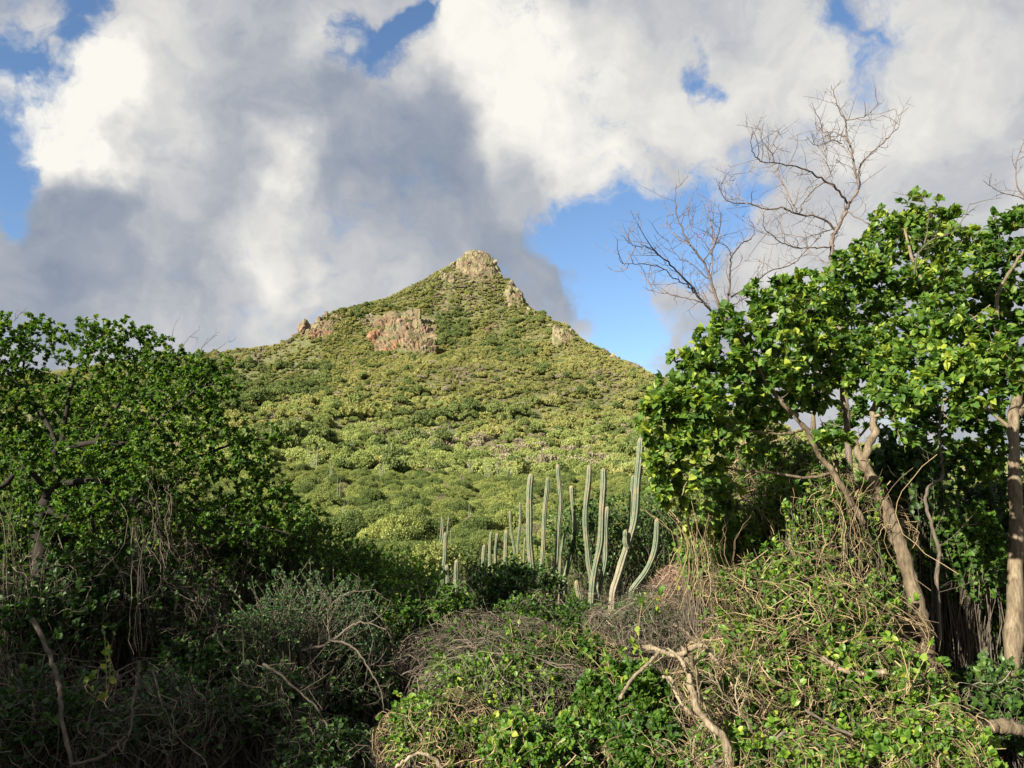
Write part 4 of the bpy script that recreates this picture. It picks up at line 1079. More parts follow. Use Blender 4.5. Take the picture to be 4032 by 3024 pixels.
# ------------------------------------------------------------------ leafless trees against the sky
t1 = [(Z7([(1260, 1750), (1245, 1500), (1225, 1230), (1205, 1100), (1190, 1010), (1187, 880), (1213, 822), (1262, 722), (1275, 690)]), .034, .020, 8.0, 8.0),
      (Z7([(1272, 700), (1290, 660), (1335, 590), (1310, 520), (1300, 440), (1275, 340), (1262, 280), (1255, 230), (1218, 165), (1198, 100), (1184, 50)]), .018, .003, 8.0, 7.6),
      (Z7([(1335, 590), (1338, 480), (1400, 410), (1470, 345), (1510, 310), (1550, 245), (1522, 172)]), .012, .003, 7.95, 8.5),
      (Z7([(1255, 240), (1310, 225), (1370, 212), (1410, 180), (1442, 140)]), .006, .002, 7.7, 7.2),
      (Z7([(1275, 690), (1220, 610), (1130, 545), (1060, 505), (980, 478), (870, 462), (790, 440), (757, 370), (762, 295)]), .013, .003, 8.0, 7.0),
      (Z7([(880, 462), (862, 400), (812, 335), (826, 250)]), .006, .002, 7.2, 7.0),
      (Z7([(1213, 822), (1130, 755), (1000, 735), (930, 705), (850, 712), (740, 682), (640, 668), (588, 600), (586, 565)]), .014, .003, 8.0, 7.4),
      (Z7([(1000, 722), (950, 620), (905, 530), (868, 455), (863, 390), (890, 320), (905, 285)]), .010, .003, 7.8, 8.6),
      (Z7([(740, 682), (680, 640), (640, 570), (660, 500)]), .006, .002, 7.5, 7.9),
      (Z7([(1262, 320), (1190, 300), (1150, 300), (1105, 255), (1095, 168)]), .007, .002, 7.7, 8.2),
      (Z7([(1240, 360), (1180, 340), (1120, 372), (1085, 362), (1052, 322)]), .006, .002, 7.8, 7.3),
      (Z7([(1300, 440), (1220, 350), (1160, 320), (1110, 280)]), .006, .002, 7.8, 8.4),
      (Z7([(1200, 905), (1120, 915), (1040, 915), (960, 905), (890, 868), (830, 815), (822, 740)]), .010, .003, 8.0, 7.2),
      (Z7([(1230, 800), (1140, 830), (1040, 860), (930, 840), (860, 850), (800, 810)]), .007, .002, 8.0, 8.7),
      (Z7([(1010, 735), (1060, 640), (1150, 560), (1200, 480), (1230, 400)]), .007, .002, 7.9, 8.3),
      (Z7([(1270, 720), (1330, 760), (1400, 800), (1450, 850), (1500, 950)]), .008, .003, 8.0, 7.8),
      (Z7([(1190, 540), (1160, 450), (1165, 370)]), .005, .002, 8.0, 8.3)]
bare_tree('leafless_tree', (*P(3330, 1590, 8)[:2], ground(*P(3330, 1590, 8)[:2])[0]), 'tall leafless tree with reddish brown curving branches reaching highest into the sky',
          [(LP(a, d0, d1, .006, i), r0 * .92, r1 * .92) for i, (a, r0, r1, d0, d1) in enumerate(t1)] + [(np.array([P(3330, 1590, 8), [*P(3335, 1700, 8)[:2], -1.5]])[::-1], .04, .035)], 31, gap=.085, tl=(.14, .46), r_tw=.0031)
t2 = [(Z7([(700, 1500), (640, 1330), (600, 1250), (545, 1110), (500, 990), (430, 900), (372, 780), (352, 680), (358, 580)]), .019, .003, 7.4, 7.0),
      (Z7([(640, 1330), (560, 1270), (480, 1180), (400, 1085), (330, 1010), (270, 955), (205, 885), (150, 790)]), .015, .003, 7.4, 6.6),
      (Z7([(620, 1340), (580, 1230), (545, 1090), (548, 960), (552, 860), (540, 780), (520, 680)]), .013, .003, 7.4, 8.0),
      (Z7([(640, 1400), (632, 1230), (642, 1080), (655, 970), (700, 900), (745, 870), (775, 825), (742, 745)]), .013, .003, 7.5, 7.8),
      (Z7([(480, 1190), (430, 1130), (360, 1085), (270, 1020), (160, 1000), (80, 1000), (42, 945)]), .008, .002, 7.3, 6.7),
      (Z7([(500, 1210), (420, 1185), (320, 1160), (250, 1150), (190, 1060)]), .007, .002, 7.3, 7.8),
      (Z7([(270, 955), (200, 910), (130, 905), (60, 850)]), .006, .002, 6.9, 6.4),
      (Z7([(430, 900), (360, 860), (310, 780), (320, 700)]), .007, .002, 7.1, 7.5),
      (Z7([(500, 990), (560, 900), (590, 800), (585, 680)]), .007, .002, 7.2, 6.8),
      (Z7([(552, 960), (500, 880), (440, 820), (415, 700)]), .006, .002, 7.6, 8.1),
      (Z7([(655, 970), (620, 900), (560, 880), (520, 820)]), .005, .002, 7.7, 7.3),
      (Z7([(650, 1180), (760, 1110), (860, 1040), (980, 1000), (1050, 930), (1130, 850)]), .009, .003, 7.6, 8.3),
      (Z7([(640, 1230), (740, 1180), (850, 1160), (960, 1100)]), .007, .002, 7.5, 8.0),
      (Z7([(545, 1110), (450, 1010), (360, 960), (300, 860)]), .006, .002, 7.4, 7.9)]
bare_tree('leafless_tree', (*P(2917, 1407, 7.4)[:2], ground(*P(2917, 1407, 7.4)[:2])[0]), 'lower bushy leafless tree of many fanning twigs just left of the tallest one',
          [(LP(a, d0, d1, .006, i), r0 * .92, r1 * .92) for i, (a, r0, r1, d0, d1) in enumerate(t2)] + [(np.array([P(2917, 1407, 7.4), [*P(2950, 1500, 7.4)[:2], -1.0]])[::-1], .03, .02)], 32, gap=.085, tl=(.14, .46), r_tw=.0031)
bare_tree('leafless_tree', (*P(4110, 1500, 8)[:2], ground(*P(4110, 1500, 8)[:2])[0]), 'leafless tree mostly outside the right edge with thin twigs showing',
          [(LP([(4130, 1500), (4110, 1100), (4090, 900), (4060, 800)], 8, 8), .03, .01), (LP([(4070, 830), (4032, 782), (3950, 760), (3900, 735), (3872, 710)], 8, 7.8), .007, .002),
           (LP([(4060, 800), (4010, 740), (4000, 650), (4030, 560), (4020, 545)], 8, 8.2), .008, .002), (LP([(4060, 800), (4100, 650), (4150, 500)], 8, 8.2), .008, .003)], 33, gap=.12, tl=(.12, .35), r_tw=.003)
# yellow brown dead twig spray inside the upper right crown
bare_tree('dead_branch', P(3640, 1130, 6.2), 'pale bare branch spray in front of the upper right crown', [(LP([(3600, 1080), (3612, 1010), (3660, 950), (3740, 920), (3790, 870), (3820, 800)], 6.2, 6.0), .008, .002),
          (LP([(3640, 960), (3655, 890), (3650, 820), (3620, 770)], 6.2, 6.1), .006, .002)], 34, 'bark_grey', .09, (.08, .3), .0025, cat='branch')

# ------------------------------------------------------------------ the left-hand tree
Z2 = lambda pts: [(x * .6027, 1200 + y * .6027) for x, y in pts]
limbs = [(LP(Z2([(240, 2400), (240, 1950), (270, 1600), (250, 1450), (300, 1300), (350, 1180), (380, 1090)]), 7.6, 7.8), .085, .05, 'trunk'),
         (LP(Z2([(350, 1190), (470, 1160), (600, 1150), (800, 1170), (1000, 1160), (1150, 1100), (1300, 1000), (1500, 920), (1700, 880), (1850, 880)]), 7.8, 7.6), .035, .006, 'branch'),
         (LP(Z2([(380, 1090), (370, 950), (500, 920), (620, 900), (760, 905), (880, 900), (980, 820), (1100, 700), (1300, 550), (1480, 500)]), 7.8, 7.4), .035, .007, 'branch'),
         (LP(Z2([(300, 1250), (200, 1080), (100, 1110), (0, 1200), (-100, 1150)]), 7.7, 7.2), .035, .015, 'branch'),
         (LP(Z2([(250, 1430), (120, 1410), (30, 1370), (-80, 1300)]), 7.7, 7.4), .028, .012, 'branch'),
         (LP(Z2([(380, 1000), (420, 800), (450, 600), (500, 450), (600, 300)]), 7.8, 8.0), .03, .008, 'branch'),
         (LP(Z2([(380, 950), (300, 750), (200, 600), (150, 400), (200, 250)]), 7.8, 8.2), .026, .007, 'branch'),
         (LP(Z2([(620, 900), (750, 700), (850, 500), (900, 380)]), 7.7, 7.7), .02, .006, 'branch'),
         (LP(Z2([(200, 600), (60, 450), (0, 350)]), 8.1, 8.0), .014, .006, 'branch'),
         (LP(Z2([(300, 1340), (500, 1400), (700, 1300), (900, 1280), (1050, 1320)]), 7.6, 7.2), .03, .01, 'branch'),
         (LP(Z2([(1000, 1160), (1200, 1300), (1400, 1400), (1700, 1450), (1900, 1500)]), 7.7, 7.7), .02, .006, 'branch')]
crown = [(50, 1320, 75, 8.2), (160, 1290, 60, 8.2), (250, 1330, 55, 8.2), (-60, 1330, 100, 8.0), (330, 1310, 55, 8.0), (400, 1310, 70, 7.9), (500, 1330, 75, 7.8), (570, 1340, 50, 7.8), (640, 1400, 70, 7.7), (440, 1420, 95, 7.9), (300, 1400, 60, 8.0), (100, 1440, 100, 8.1), (-40, 1480, 110, 8.0),
         (560, 1460, 100, 7.8), (700, 1460, 90, 7.6), (800, 1430, 55, 7.5), (870, 1440, 40, 7.5), (850, 1500, 70, 7.4), (900, 1540, 40, 7.4), (740, 1560, 100, 7.5), (600, 1600, 110, 7.6), (440, 1560, 110, 7.8), (280, 1560, 100, 8.0), (120, 1600, 110, 8.0), (-20, 1640, 110, 7.8),
         (850, 1620, 70, 7.5), (800, 1700, 90, 7.6), (660, 1730, 110, 7.6), (500, 1730, 90, 7.7), (330, 1720, 90, 8.0), (150, 1780, 90, 8.0), (20, 1800, 90, 7.8), (950, 1720, 60, 7.6), (1050, 1720, 50, 7.6), (1110, 1730, 30, 7.6), (900, 1800, 80, 7.6), (1000, 1820, 70, 7.7), (760, 1850, 100, 7.6), (600, 1880, 90, 7.6), (450, 1860, 70, 7.8), (300, 1900, 70, 8),
         (1050, 1900, 70, 7.8), (1120, 1960, 60, 7.8), (950, 1940, 80, 7.7), (1180, 2040, 60, 7.8), (1060, 2050, 90, 7.8), (880, 2040, 100, 7.7), (700, 2020, 80, 7.6), (80, 1950, 80, 7.8), (200, 2050, 70, 8.0), (180, 1860, 80, 7.1), (330, 1790, 80, 7.2), (430, 1960, 90, 7.0), (80, 2080, 90, 7.1), (260, 1980, 70, 7.0), (560, 1800, 80, 7.1), (330, 2100, 90, 7.0), (60, 1760, 70, 7.2)]
leafy_tree('gnarled_tree', (*P(145, 2600, 7.6)[:2], ground(*P(145, 2600, 7.6)[:2])[0]), 'shaded gnarled tree on the left with a thick dark forking trunk', limbs, crown, 9, n_of=820, leaf=.038, per=21, W=.40, rscale=1.28, lmat='leaf_mid', bmat='bark_dark', wood='bark_grey', twig=.005)
bare_tree('dead_branch', P(650, 1420, 7.6), 'thin leafless twigs sticking up above the left tree', [(LP(Z2([(1130, 370), (1180, 290), (1230, 220), (1300, 165)]), 7.6), .004, .0015), (LP(Z2([(1280, 340), (1330, 270), (1380, 220), (1420, 200)]), 7.5), .004, .0015),
          (LP(Z2([(1150, 330), (1110, 270), (1080, 240), (1130, 200)]), 7.7), .004, .0015), (LP(Z2([(1290, 350), (1400, 300), (1490, 240)]), 7.6), .004, .0015), (LP(Z2([(90, 110), (130, 60), (175, 20)]), 8), .004, .0015)], 35, 'bark_grey', .09, (.06, .22), .002, cat='branch')

bush(330, 1780, 9.2, 300, 230, 'shaded leafy mass behind the forks of the left tree', 140, 520, 23, 0.048, lmat='leaf_mid')
bush(90, 2080, 8.6, 240, 240, 'dark leafy growth around the left trunk', 141, 380, 23, 0.048, lmat='leaf_mid')
bush(640, 2080, 8.8, 280, 210, 'twiggy shaded bush under the long branch of the left tree', 142, 420, 18, 0.044, lmat='leaf_mid', straw=350, smatv='straw_grey')
# ------------------------------------------------------------------ bushes and thickets, left to right
bush(1080, 2130, 9.4, 250, 210, 'green bush sloping down from the left tree toward the valley', 101, 420, 26, 0.044, lmat='leaf_mid')
bush(880, 2260, 9.0, 220, 220, 'bush under the right side of the left tree', 118, 320, 23, 0.044, lmat='leaf_mid', straw=250, smatv='straw_grey')
bush(1330, 2230, 10.5, 230, 170, 'bush with small bright leaves left of the cacti', 102, 380, 26, 0.04, lmat='leaf_mid')
bush(1560, 2290, 11.5, 210, 150, 'yellow green bush just left of the leftmost cactus columns', 103, 380, 26, 0.04, lmat='leaf_vine', lvm=.35)
bush(1200, 2480, 7.6, 380, 270, 'dark feathery acacia bush in the shade left of centre', 104, 560, 34, .03, .28, lmat='leaf_fine', smat='bark_grey', kind='small')
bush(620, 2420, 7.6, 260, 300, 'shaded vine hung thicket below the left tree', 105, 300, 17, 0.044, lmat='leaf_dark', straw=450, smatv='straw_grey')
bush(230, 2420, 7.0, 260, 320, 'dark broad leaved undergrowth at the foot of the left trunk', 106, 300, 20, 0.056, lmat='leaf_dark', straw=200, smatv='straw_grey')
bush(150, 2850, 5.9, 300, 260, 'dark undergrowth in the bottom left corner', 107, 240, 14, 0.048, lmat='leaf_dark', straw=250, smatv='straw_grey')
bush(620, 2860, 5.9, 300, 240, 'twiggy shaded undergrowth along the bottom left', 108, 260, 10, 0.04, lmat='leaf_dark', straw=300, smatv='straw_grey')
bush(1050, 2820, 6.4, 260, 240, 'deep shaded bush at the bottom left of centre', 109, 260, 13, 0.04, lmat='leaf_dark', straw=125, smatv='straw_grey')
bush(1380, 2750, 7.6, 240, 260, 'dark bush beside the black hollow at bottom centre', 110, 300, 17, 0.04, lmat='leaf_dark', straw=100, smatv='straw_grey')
bush(1270, 2990, 5.8, 230, 150, 'dark leaved undergrowth added to darken the hollow at the bottom', 143, 240, 13, 0.04, lmat='leaf_dark', straw=100, smatv='straw_grey')  # dark bush added over the lit floor so the hollow looks black
bush(1680, 2420, 9.0, 240, 170, 'shaded leafy bush in front of the leftmost cacti', 111, 420, 23, 0.044, lmat='leaf_mid', straw=100, smatv='straw_grey')
bush(2020, 2300, 11.0, 230, 110, 'dark leafy bush in front of the short cacti', 112, 380, 26, 0.044, lmat='leaf_dark', lvm=.6)
bush(2160, 2450, 9.6, 300, 130, 'leafy bush below the tall cactus clump', 113, 460, 23, 0.04, lmat='leaf_mid', straw=150, smatv='straw_grey')
bush(1900, 2560, 7.8, 330, 150, 'grey brown vine tangle over shaded bushes in the centre', 114, 240, 11, 0.036, lmat='leaf_mid', straw=750, smatv='straw_grey')
bush(1980, 2760, 6.4, 340, 220, 'brown dry vine tangle heaped over the bush at bottom centre', 115, 405, 21, 0.036, lmat='leaf_vine', straw=520, smatv='straw_grey')
bush(1720, 2930, 5.6, 230, 190, 'sunlit straw coloured vine heap at the bottom centre', 116, 216, 24, 0.032, lmat='leaf_vine', straw=420, smatv='straw')
bush(2230, 2620, 6.9, 230, 150, 'dry vine arch over green leaves right of centre', 117, 351, 33, 0.036, lmat='leaf_mid', straw=360, smatv='straw')
bush(2120, 2960, 5.3, 260, 150, 'low green sprouts at the bottom edge in the centre', 119, 432, 39, 0.036, lmat='leaf_vine', lvm=.3, straw=175, smatv='straw')
bush(2480, 2800, 5.7, 230, 210, 'green leafy bush left of the broken dead stump', 120, 540, 40, 0.044, lmat='leaf_mid', straw=60, lvm=.55)
bush(2560, 2960, 5.2, 220, 130, 'leafy bush on the bottom edge below the dead stump', 121, 351, 33, 0.044, lmat='leaf_mid', straw=200)
bush(2600, 2470, 8.2, 270, 150, 'grey shaded twig thicket behind the broken stump', 122, 340, 7, 0.032, lmat='leaf_dark', straw=850, smatv='straw_grey')
bush(2710, 2320, 10.5, 165, 105, 'reddish brown leafless mound of dry vines beside the cacti', 123, 120, 0, straw=909, smatv='straw_red', wr=(.0025, .005))
bush(2940, 2240, 8.6, 210, 210, 'tall reddish brown dry vine curtain under the leafy tree', 124, 200, 5, 0.04, lmat='leaf_vine', straw=720, smatv='straw_red', wr=(.0025, .0045))
bush(2450, 2110, 16.5, 360, 230, 'dark green leafy tree crown behind the tall cacti', 125, 620, 31, 0.06, lmat='leaf_dark', lvm=.7, cat='tree', name='bushy_tree')
bush(2570, 2400, 12.5, 150, 80, 'green bush at the foot of the leaning cactus', 126, 260, 23, 0.04, lmat='leaf_vine', lvm=.3)
bush(2960, 2060, 8.0, 260, 170, 'half bare bush under the crown of the right tree', 127, 420, 10, 0.044, lmat='leaf_vine', straw=250, smatv='straw')
bush(3230, 2090, 6.6, 300, 200, 'yellow green climber thicket hanging on the right tree trunks', 128, 567, 31, 0.04, W=.3, lmat='leaf_vine', straw=270, smatv='straw')
bush(3140, 2420, 6.1, 400, 300, 'big vine smothered mound on the right with green leaves and dry stems', 129, 837, 31, 0.044, W=.36, lmat='leaf_vine', straw=650, smatv='straw', lvm=.4)
bush(2960, 2720, 5.5, 320, 260, 'straw brown heap of dry vines right of the broken stump', 130, 324, 18, 0.044, lmat='leaf_vine', straw=845, smatv='straw')
bush(3420, 2760, 5.4, 330, 280, 'leafy vine covered slope at the lower right', 131, 648, 29, 0.044, W=.4, lmat='leaf_vine', straw=450, smatv='straw')
bush(3050, 2990, 4.9, 380, 160, 'dry stems and leaves along the bottom edge right of centre', 132, 405, 21, 0.04, lmat='leaf_vine', straw=525, smatv='straw')
bush(3620, 2980, 4.9, 300, 190, 'bright leaved vines in the bottom right', 133, 405, 29, 0.044, lmat='leaf_vine', straw=450, smatv='straw')
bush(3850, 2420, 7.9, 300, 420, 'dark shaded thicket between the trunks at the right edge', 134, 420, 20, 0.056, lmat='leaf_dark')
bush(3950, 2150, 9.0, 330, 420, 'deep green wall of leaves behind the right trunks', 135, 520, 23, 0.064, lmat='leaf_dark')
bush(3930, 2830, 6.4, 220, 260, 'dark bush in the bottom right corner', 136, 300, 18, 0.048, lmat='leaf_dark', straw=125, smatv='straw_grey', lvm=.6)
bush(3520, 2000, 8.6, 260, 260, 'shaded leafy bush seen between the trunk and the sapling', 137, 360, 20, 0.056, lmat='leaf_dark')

# ------------------------------------------------------------------ dead wood
ZC = lambda pts: [(2350 + x * .3316, 2350 + y * .3316) for x, y in pts]
base = P(2810, 2830, 4.8); root = empty('broken_stump', (base[0], base[1], ground(base[0], base[1])[0]), 'broken sun bleached dead stump with splintered branches', 'dead tree')
u = .3316 * 4.78 * .92 / F_PX
for i, (pts, a, b, nm) in enumerate([
    ([(1150, 1130), (1180, 1290), (1250, 1420), (1380, 1560), (1520, 1700), (1600, 2100)], 40, 50, 'trunk'),
    ([(1165, 1160), (1110, 1060), (1100, 960), (1085, 850), (1065, 740), (1040, 660), (1015, 600)], 42, 22, 'branch'),
    ([(1060, 700), (1075, 640), (1062, 590)], 16, 12, 'branch'),
    ([(1290, 590), (1200, 575), (1080, 650), (950, 690), (800, 660), (680, 612), (580, 598)], 26, 38, 'branch'),
    ([(1250, 565), (1160, 510), (1050, 410), (990, 370), (918, 328)], 26, 13, 'branch'),
    ([(738, 655), (650, 750), (560, 840), (430, 960), (350, 1080), (275, 1205)], 20, 21, 'broken_branch'),
    ([(1050, 860), (1010, 760), (930, 680), (835, 612)], 26, 15, 'branch'),
    ([(1195, 1010), (1175, 900), (1150, 800), (1125, 700)], 36, 22, 'branch'),
    ([(1120, 1390), (1000, 1260), (930, 1120), (895, 1000), (860, 960), (790, 950)], 20, 20, 'branch'),
    ([(1150, 1030), (1230, 1180), (1290, 1320), (1370, 1480), (1410, 1700)], 17, 15, 'branch'),
    ([(1190, 1060), (1060, 1010), (990, 950), (915, 850)], 9, 5, 'branch'),
    ([(1200, 1180), (1160, 1300), (1150, 1450), (1230, 1600), (1300, 1800)], 9, 8, 'branch'),
    ([(1290, 590), (1350, 680), (1450, 800)], 22, 16, 'branch'),
    ([(1330, 1210), (1430, 1300), (1500, 1370), (1560, 1450)], 12, 8, 'branch')]):
    path = limb_path(ZC(pts), 4.78 + .05 * ((i * 7) % 5 - 2), 4.78 + .1 * ((i * 3) % 5 - 2), 6 * len(pts), .0015, i)
    mb = MB(); add_limb(mb, path, a * u, b * u, 10, .13, i)
    # splintered closing caps
    for e, rr0 in ((0, a * u), (-1, b * u)):
        q = path[e]; t = unit(path[e] - path[1 if e == 0 else -2]); k = 7
        side = unit(np.cross(t, np.random.default_rng(i).normal(size=(k, 3))))
        L0 = np.random.default_rng(i + 5).uniform(.4, 1.6, (k, 1)) * rr0
        pts3 = np.stack([q + side * rr0 * .55 - t * rr0, q + side * rr0 * .5, q + side * rr0 * .3 + t * L0], 1)
        mb.tubes(pts3, np.array([[.4, .34, .05]]) * rr0, 4)
    mb.build(nm, M['wood_broken'], root, smooth=True)

def dead(name, pp, d0, d1, r0, r1, label, mat='bark_grey', seed=0, twg=0, cat='branch'):
    path = limb_path(pp, d0, d1, 5 * len(pp), .004, seed)
    if twg: return bare_tree(name, path[0], label, [(path, r0, r1)], seed, mat, twg, (.1, .4), .0028, cat=cat)
    root = MB(); add_limb(root, path, r0, r1, 9, .1, seed)
    o = root.build(name, M[mat], None, smooth=True, origin=path[0]); return tag(o, label, cat)
dead('fallen_branch', [(3234, 2590), (3322, 2640), (3396, 2655), (3492, 2645)], 5.2, 5.1, .017, .019, 'pale barkless branch piece lying across the vine mound', 'wood_broken', 1)
dead('fallen_branch', [(3839, 2872), (3900, 2862), (3960, 2860), (4060, 2890)], 5.7, 5.8, .04, .05, 'thick brown log in the shade at the lower right edge', 'bark_tan', 2)
dead('fallen_branch', [(2790, 3024), (2860, 2980), (2920, 2960), (2990, 2955), (3040, 2925), (3093, 2880)], 4.7, 4.8, .011, .010, 'grey curved branch along the bottom right of centre', 'bark_grey', 3)
dead('fallen_branch', [(1560, 3022), (1600, 2990), (1643, 2966), (1690, 2975), (1744, 3024)], 5.0, 5.0, .010, .012, 'pale looped root at the bottom edge in the centre', 'wood_broken', 4)
dead('fallen_branch', [(3170, 2795), (3300, 2870), (3420, 2905), (3560, 2925)], 4.9, 4.8, .009, .006, 'long thin tan stem slanting across the lower right vines', 'bark_grey', 5)
dead('dead_branch', [(126, 2435), (190, 2570), (215, 2640), (235, 2720), (240, 2810), (262, 2920), (285, 3020)], 5.6, 5.2, .016, .013, 'long grey dead branch hanging down the lower left', 'bark_grey', 6, .22)
dead('dead_branch', [(285, 3010), (390, 2985), (460, 2940), (500, 2900)], 5.2, 5.1, .010, .012, 'grey fallen branch on the bottom left edge', 'bark_grey', 7, .2)
dead('dead_branch', [(1190, 2560), (1290, 2535), (1390, 2460), (1440, 2452), (1520, 2480)], 6.6, 6.4, .013, .004, 'pale grey forked dead branch over the dark acacia bush', 'bark_grey', 8, .1)
dead('dead_branch', [(1300, 2530), (1292, 2450), (1300, 2390), (1370, 2335), (1480, 2322)], 6.5, 6.6, .009, .003, 'thin pale twig rising from the forked dead branch', 'bark_grey', 9, .12)
dead('dead_branch', [(1300, 2520), (1390, 2545), (1450, 2630), (1500, 2720), (1512, 2800)], 6.5, 6.2, .009, .004, 'dark curved dead branch beside the black hollow', 'bark_grey', 10, .12)
dead('dead_branch', [(1035, 2615), (1110, 2660), (1175, 2720), (1240, 2780), (1290, 2860)], 6.0, 5.8, .010, .005, 'grey dead branch drooping left of centre', 'bark_grey', 11, .12)
dead('dead_branch', [(545, 2600), (540, 2700), (520, 2780), (515, 2860), (480, 2960)], 5.5, 5.3, .012, .008, 'upright grey dead stem at the lower left', 'bark_grey', 12, .12)
dead('dead_branch', [(600, 2640), (640, 2780), (700, 2900), (790, 2980), (820, 3024)], 5.7, 5.3, .007, .004, 'thin dead stem crossing the lower left undergrowth', 'bark_grey', 13, .12)
dead('dead_branch', [(640, 2120), (600, 2050), (680, 2150), (715, 2190), (760, 2170)], 7.0, 7.1, .012, .006, 'dark hooked branch hanging under the left tree', 'bark_dark', 14, .2)
dead('dead_branch', [(1580, 2660), (1650, 2620), (1700, 2560)], 6.6, 6.6, .006, .003, 'pale zigzag twig left of the central vine tangle', 'bark_grey', 15, .07)
dead('dead_branch', [(1815, 2495), (1850, 2540), (1890, 2590)], 6.9, 6.8, .006, .003, 'short straight pale twig in the central tangle', 'bark_grey', 16, .15)

# hanging bundle of grey lianas on the left
def lianas(px, y0, y1, d, n, spread, label, seed, mat='straw_grey', r0=.003):
    rng = np.random.default_rng(seed); K = 12; t = np.linspace(0, 1, K)
    a = P(px, y0, d); b = P(px + 10, y1, d - .2); s = spread * d / F_PX
    root = empty('hanging_vines', b, label, 'vine')
    p = a[None, None] * (1 - t)[None, :, None] + b[None, None] * t[None, :, None] + rng.normal(size=(n, 1, 3)) * s * np.array([1, 1, .4]) * (1 - .5 * np.sin(t * 3.14))[None, :, None]
    p += np.cumsum(rng.normal(size=(n, K, 3)) * .018, axis=1) * np.array([1, 1, .2])
    mb = MB(); mb.tubes(p, rng.uniform(.5, 1.3, (n, 1)) * r0, 4, lv=rng.random(n)); tag(mb.build('stems', M[mat], root), kind='stuff')
lianas(545, 2040, 2560, 6.9, 8, 22, 'grey bundle of hanging lianas under the left tree', 1)
lianas(640, 1850, 2200, 7.2, 14, 90, 'loose curtain of brown hanging vines in the left tree', 2, 'straw_grey', .0022)
lianas(60, 2000, 2700, 6.8, 14, 60, 'thin hanging vines beside the left trunk', 3)
lianas(3330, 1850, 2300, 5.9, 16, 110, 'tan vines hanging from the right tree trunks', 4, 'straw', .0025)
lianas(2760, 1950, 2350, 6.0, 40, 120, 'thin tan twigs hanging below the right crown', 5, 'straw', .0022)

# upright leafy sprouts in front
for i, (px, py, d, lab) in enumerate([(2020, 2500, 6.8, 'upright light green sprout in the central tangle'), (2420, 2620, 5.5, 'bright green sprout left of the fallen pale branch'),
                                      (2540, 2540, 5.2, 'cluster of bright leaves on the broken stump'), (420, 2680, 5.6, 'pair of bright green leaves in the dark lower left'),
                                      (2010, 2900, 5.0, 'leafy green sprout at the bottom centre'), (3560, 2640, 4.9, 'yellow leaved sprig on the lower right vines')]):
    rng = np.random.default_rng(300 + i)
    c = P(px, py, d); root = empty('sprout', c - np.array([0, 0, .14]), lab, 'plant')
    n = 5; K = 6; t = np.linspace(0, 1, K)[None, :, None]
    tips = c + rng.normal(size=(n, 3)) * .09 + np.array([0, 0, .12])
    pts = (c - np.array([0, 0, .14]))[None, None] * (1 - t) + tips[:, None] * t + np.sin(t * 3.14) * rng.normal(size=(n, 1, 3)) * .04
    mb = MB(); mb.tubes(pts, .0022, 4); mb.build('stem', M['straw'], root)
    pos, ax, nrm = twig_leaves(pts, 9, rng, t0=.3)
    leaf_objects(root, pos, ax, nrm, .045 * rng.uniform(.6, 1.2, len(pos)), .5, M['leaf_vine'], rng)

# trees beside the road to the left, outside the picture: they throw the shade over the left half
for i, (x, y, h, w, lab) in enumerate([(-10.0, 3.9, 5.5, 2.5, 'roadside tree left of the picture beside the gnarled tree'), (-8.0, .9, 5.3, 2.2, 'roadside tree to the left of the viewer'), (-12.6, 7.5, 5.6, 2.4, 'roadside tree farther along on the left'), (-8.4, -2.4, 4.6, 1.8, 'roadside tree behind the viewer on the left'), (-14, 2, 6.4, 2.6, 'taller roadside tree in the second row on the left'), (-9.2, 7.6, 4.2, 1.8, 'low roadside tree just outside the left edge')]):
    rng = np.random.default_rng(500 + i); z0 = ground(x, y)[0]
    root = empty('roadside_tree', (x, y, z0), lab, 'tree')
    c = np.array([x, y, z0 + h * .55]); R = np.array([w, w, h * .47])
    mb = MB(); trunk = smooth_path([[x, y, z0 - .1], [x + .1, y, z0 + h * .25], [x - .1, y + .1, z0 + h * .55]], 10); add_limb(mb, trunk, .13, .07, 9); mb.build('trunk', M['bark_dark'], root, smooth=True)
    tips, _ = shell(c, R, 900, rng, .3); K = 6; t = np.linspace(0, 1, K)[None, :, None]
    b0 = trunk[rng.integers(3, 10, 900)]
    pts = b0[:, None] * (1 - t) + tips[:, None] * t + np.sin(t * 3.14) * rng.normal(size=(900, 1, 3)) * .2
    mb = MB(); mb.tubes(pts, .012 * np.linspace(1, .3, K)[None], 4); mb.build('branches', M['bark_dark'], root)
    pos, ax, nrm = twig_leaves(pts, 16, rng, t0=.45); pos = pos + rng.normal(size=pos.shape) * .08
    mb = MB(); mb.leaves(pos, ax, nrm, .10 * rng.uniform(.6, 1.3, len(pos)), .5, 'broad', rng.random(len(pos))); tag(mb.build('foliage', M['leaf_mid'], root), kind='stuff')

# filler climbers between the right crown and the mound
bush(3060, 1880, 7.2, 260, 200, 'tangled leafy twigs in the window under the right crown', 150, 420, 14, .05, lmat='leaf_mid', smat='bark_grey', straw=220, smatv='straw')
bush(3560, 1860, 7.4, 170, 240, 'dark leaves between the fork and the sapling', 151, 120, 36, .06, lmat='leaf_dark')
bush(2790, 2170, 7.6, 150, 120, 'small green climber at the foot of the crown beside the cacti', 152, 260, 16, .045, lmat='leaf_vine')
bush(780, 2640, 7.2, 230, 170, 'shaded leaves filling the gap under the left tree', 153, 280, 14, .05, lmat='leaf_dark', straw=100, smatv='straw_grey')
bush(1830, 2700, 7.0, 180, 150, 'mixed green bush poking through the central vine tangle', 154, 300, 14, .045, lmat='leaf_vine', lvm=.4)

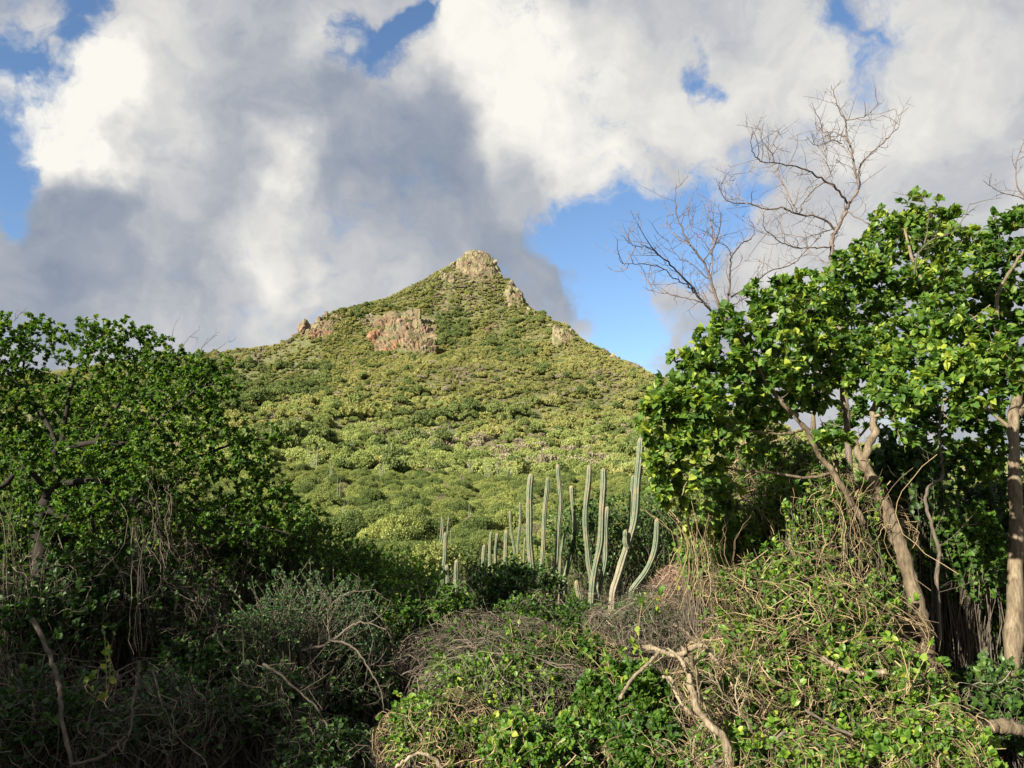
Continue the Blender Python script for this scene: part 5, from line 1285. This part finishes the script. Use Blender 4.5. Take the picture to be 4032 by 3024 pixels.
bush(1830, 2205, 21, 120, 60, 'pale green shrub on the flat behind the leftmost cactus columns', 155, 260, 22, .055, lmat='leaf_mid_g')
bush(1690, 2200, 19, 130, 70, 'light green shrub left of the leftmost cactus columns', 156, 260, 22, .055, lmat='leaf_yel')
bush(2110, 2215, 19, 140, 70, 'bright shrub standing between the tall cactus columns', 157, 260, 22, .055, lmat='leaf_yel')

bush(3240, 1990, 6.3, 270, 220, 'sunlit fine leaved climber curtain under the right crown', 160, 260, 34, .042, W=.32, lmat='leaf_vine', straw=260, smatv='straw', lvm=.4)
bush(2960, 2130, 6.7, 200, 170, 'fine leaved climbers left of the leaning trunks', 161, 240, 26, .042, W=.32, lmat='leaf_vine', straw=260, smatv='straw', lvm=.4)
bush(3480, 2200, 6.5, 130, 200, 'climber leaves hugging the leaning trunk from behind', 162, 240, 18, .045, W=.36, lmat='leaf_vine', lvm=.4)
bush(3760, 2130, 7.3, 200, 200, 'dark leaves behind the crooked sapling', 163, 130, 44, .05, lmat='leaf_mid')

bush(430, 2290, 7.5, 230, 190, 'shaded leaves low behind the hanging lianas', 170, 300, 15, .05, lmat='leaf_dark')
bush(1660, 2880, 5.9, 170, 190, 'sunlit leafy shoots over the straw vine heap', 171, 220, 14, .042, lmat='leaf_vine', lvm=.35)
bush(1400, 2330, 10.0, 220, 140, 'sunlit green bush on the slope between the left tree and the cacti', 172, 340, 20, .045, lmat='leaf_vine', lvm=.35)
for i, pts in enumerate([[(2760, 2800), (2740, 2650), (2755, 2520)], [(2800, 2850), (2700, 2760), (2640, 2700)], [(2850, 2900), (2780, 2960), (2700, 3010)], [(2900, 2800), (2830, 2700), (2800, 2580)], [(2960, 2880), (2900, 2760), (2910, 2640)], [(2740, 2900), (2730, 2980), (2760, 3020)]]):
    dead('dead_branch', pts, 4.8, 4.7, .007, .003, ('thin dead stick upright at the stump', 'thin dead stick leaning left at the stump', 'thin dead stick trailing below the stump', 'dead stick slanting right of the stump', 'pale dead stick farther right of the stump', 'short dead stick at the stump foot')[i], 'wood_broken', 60 + i, .1)
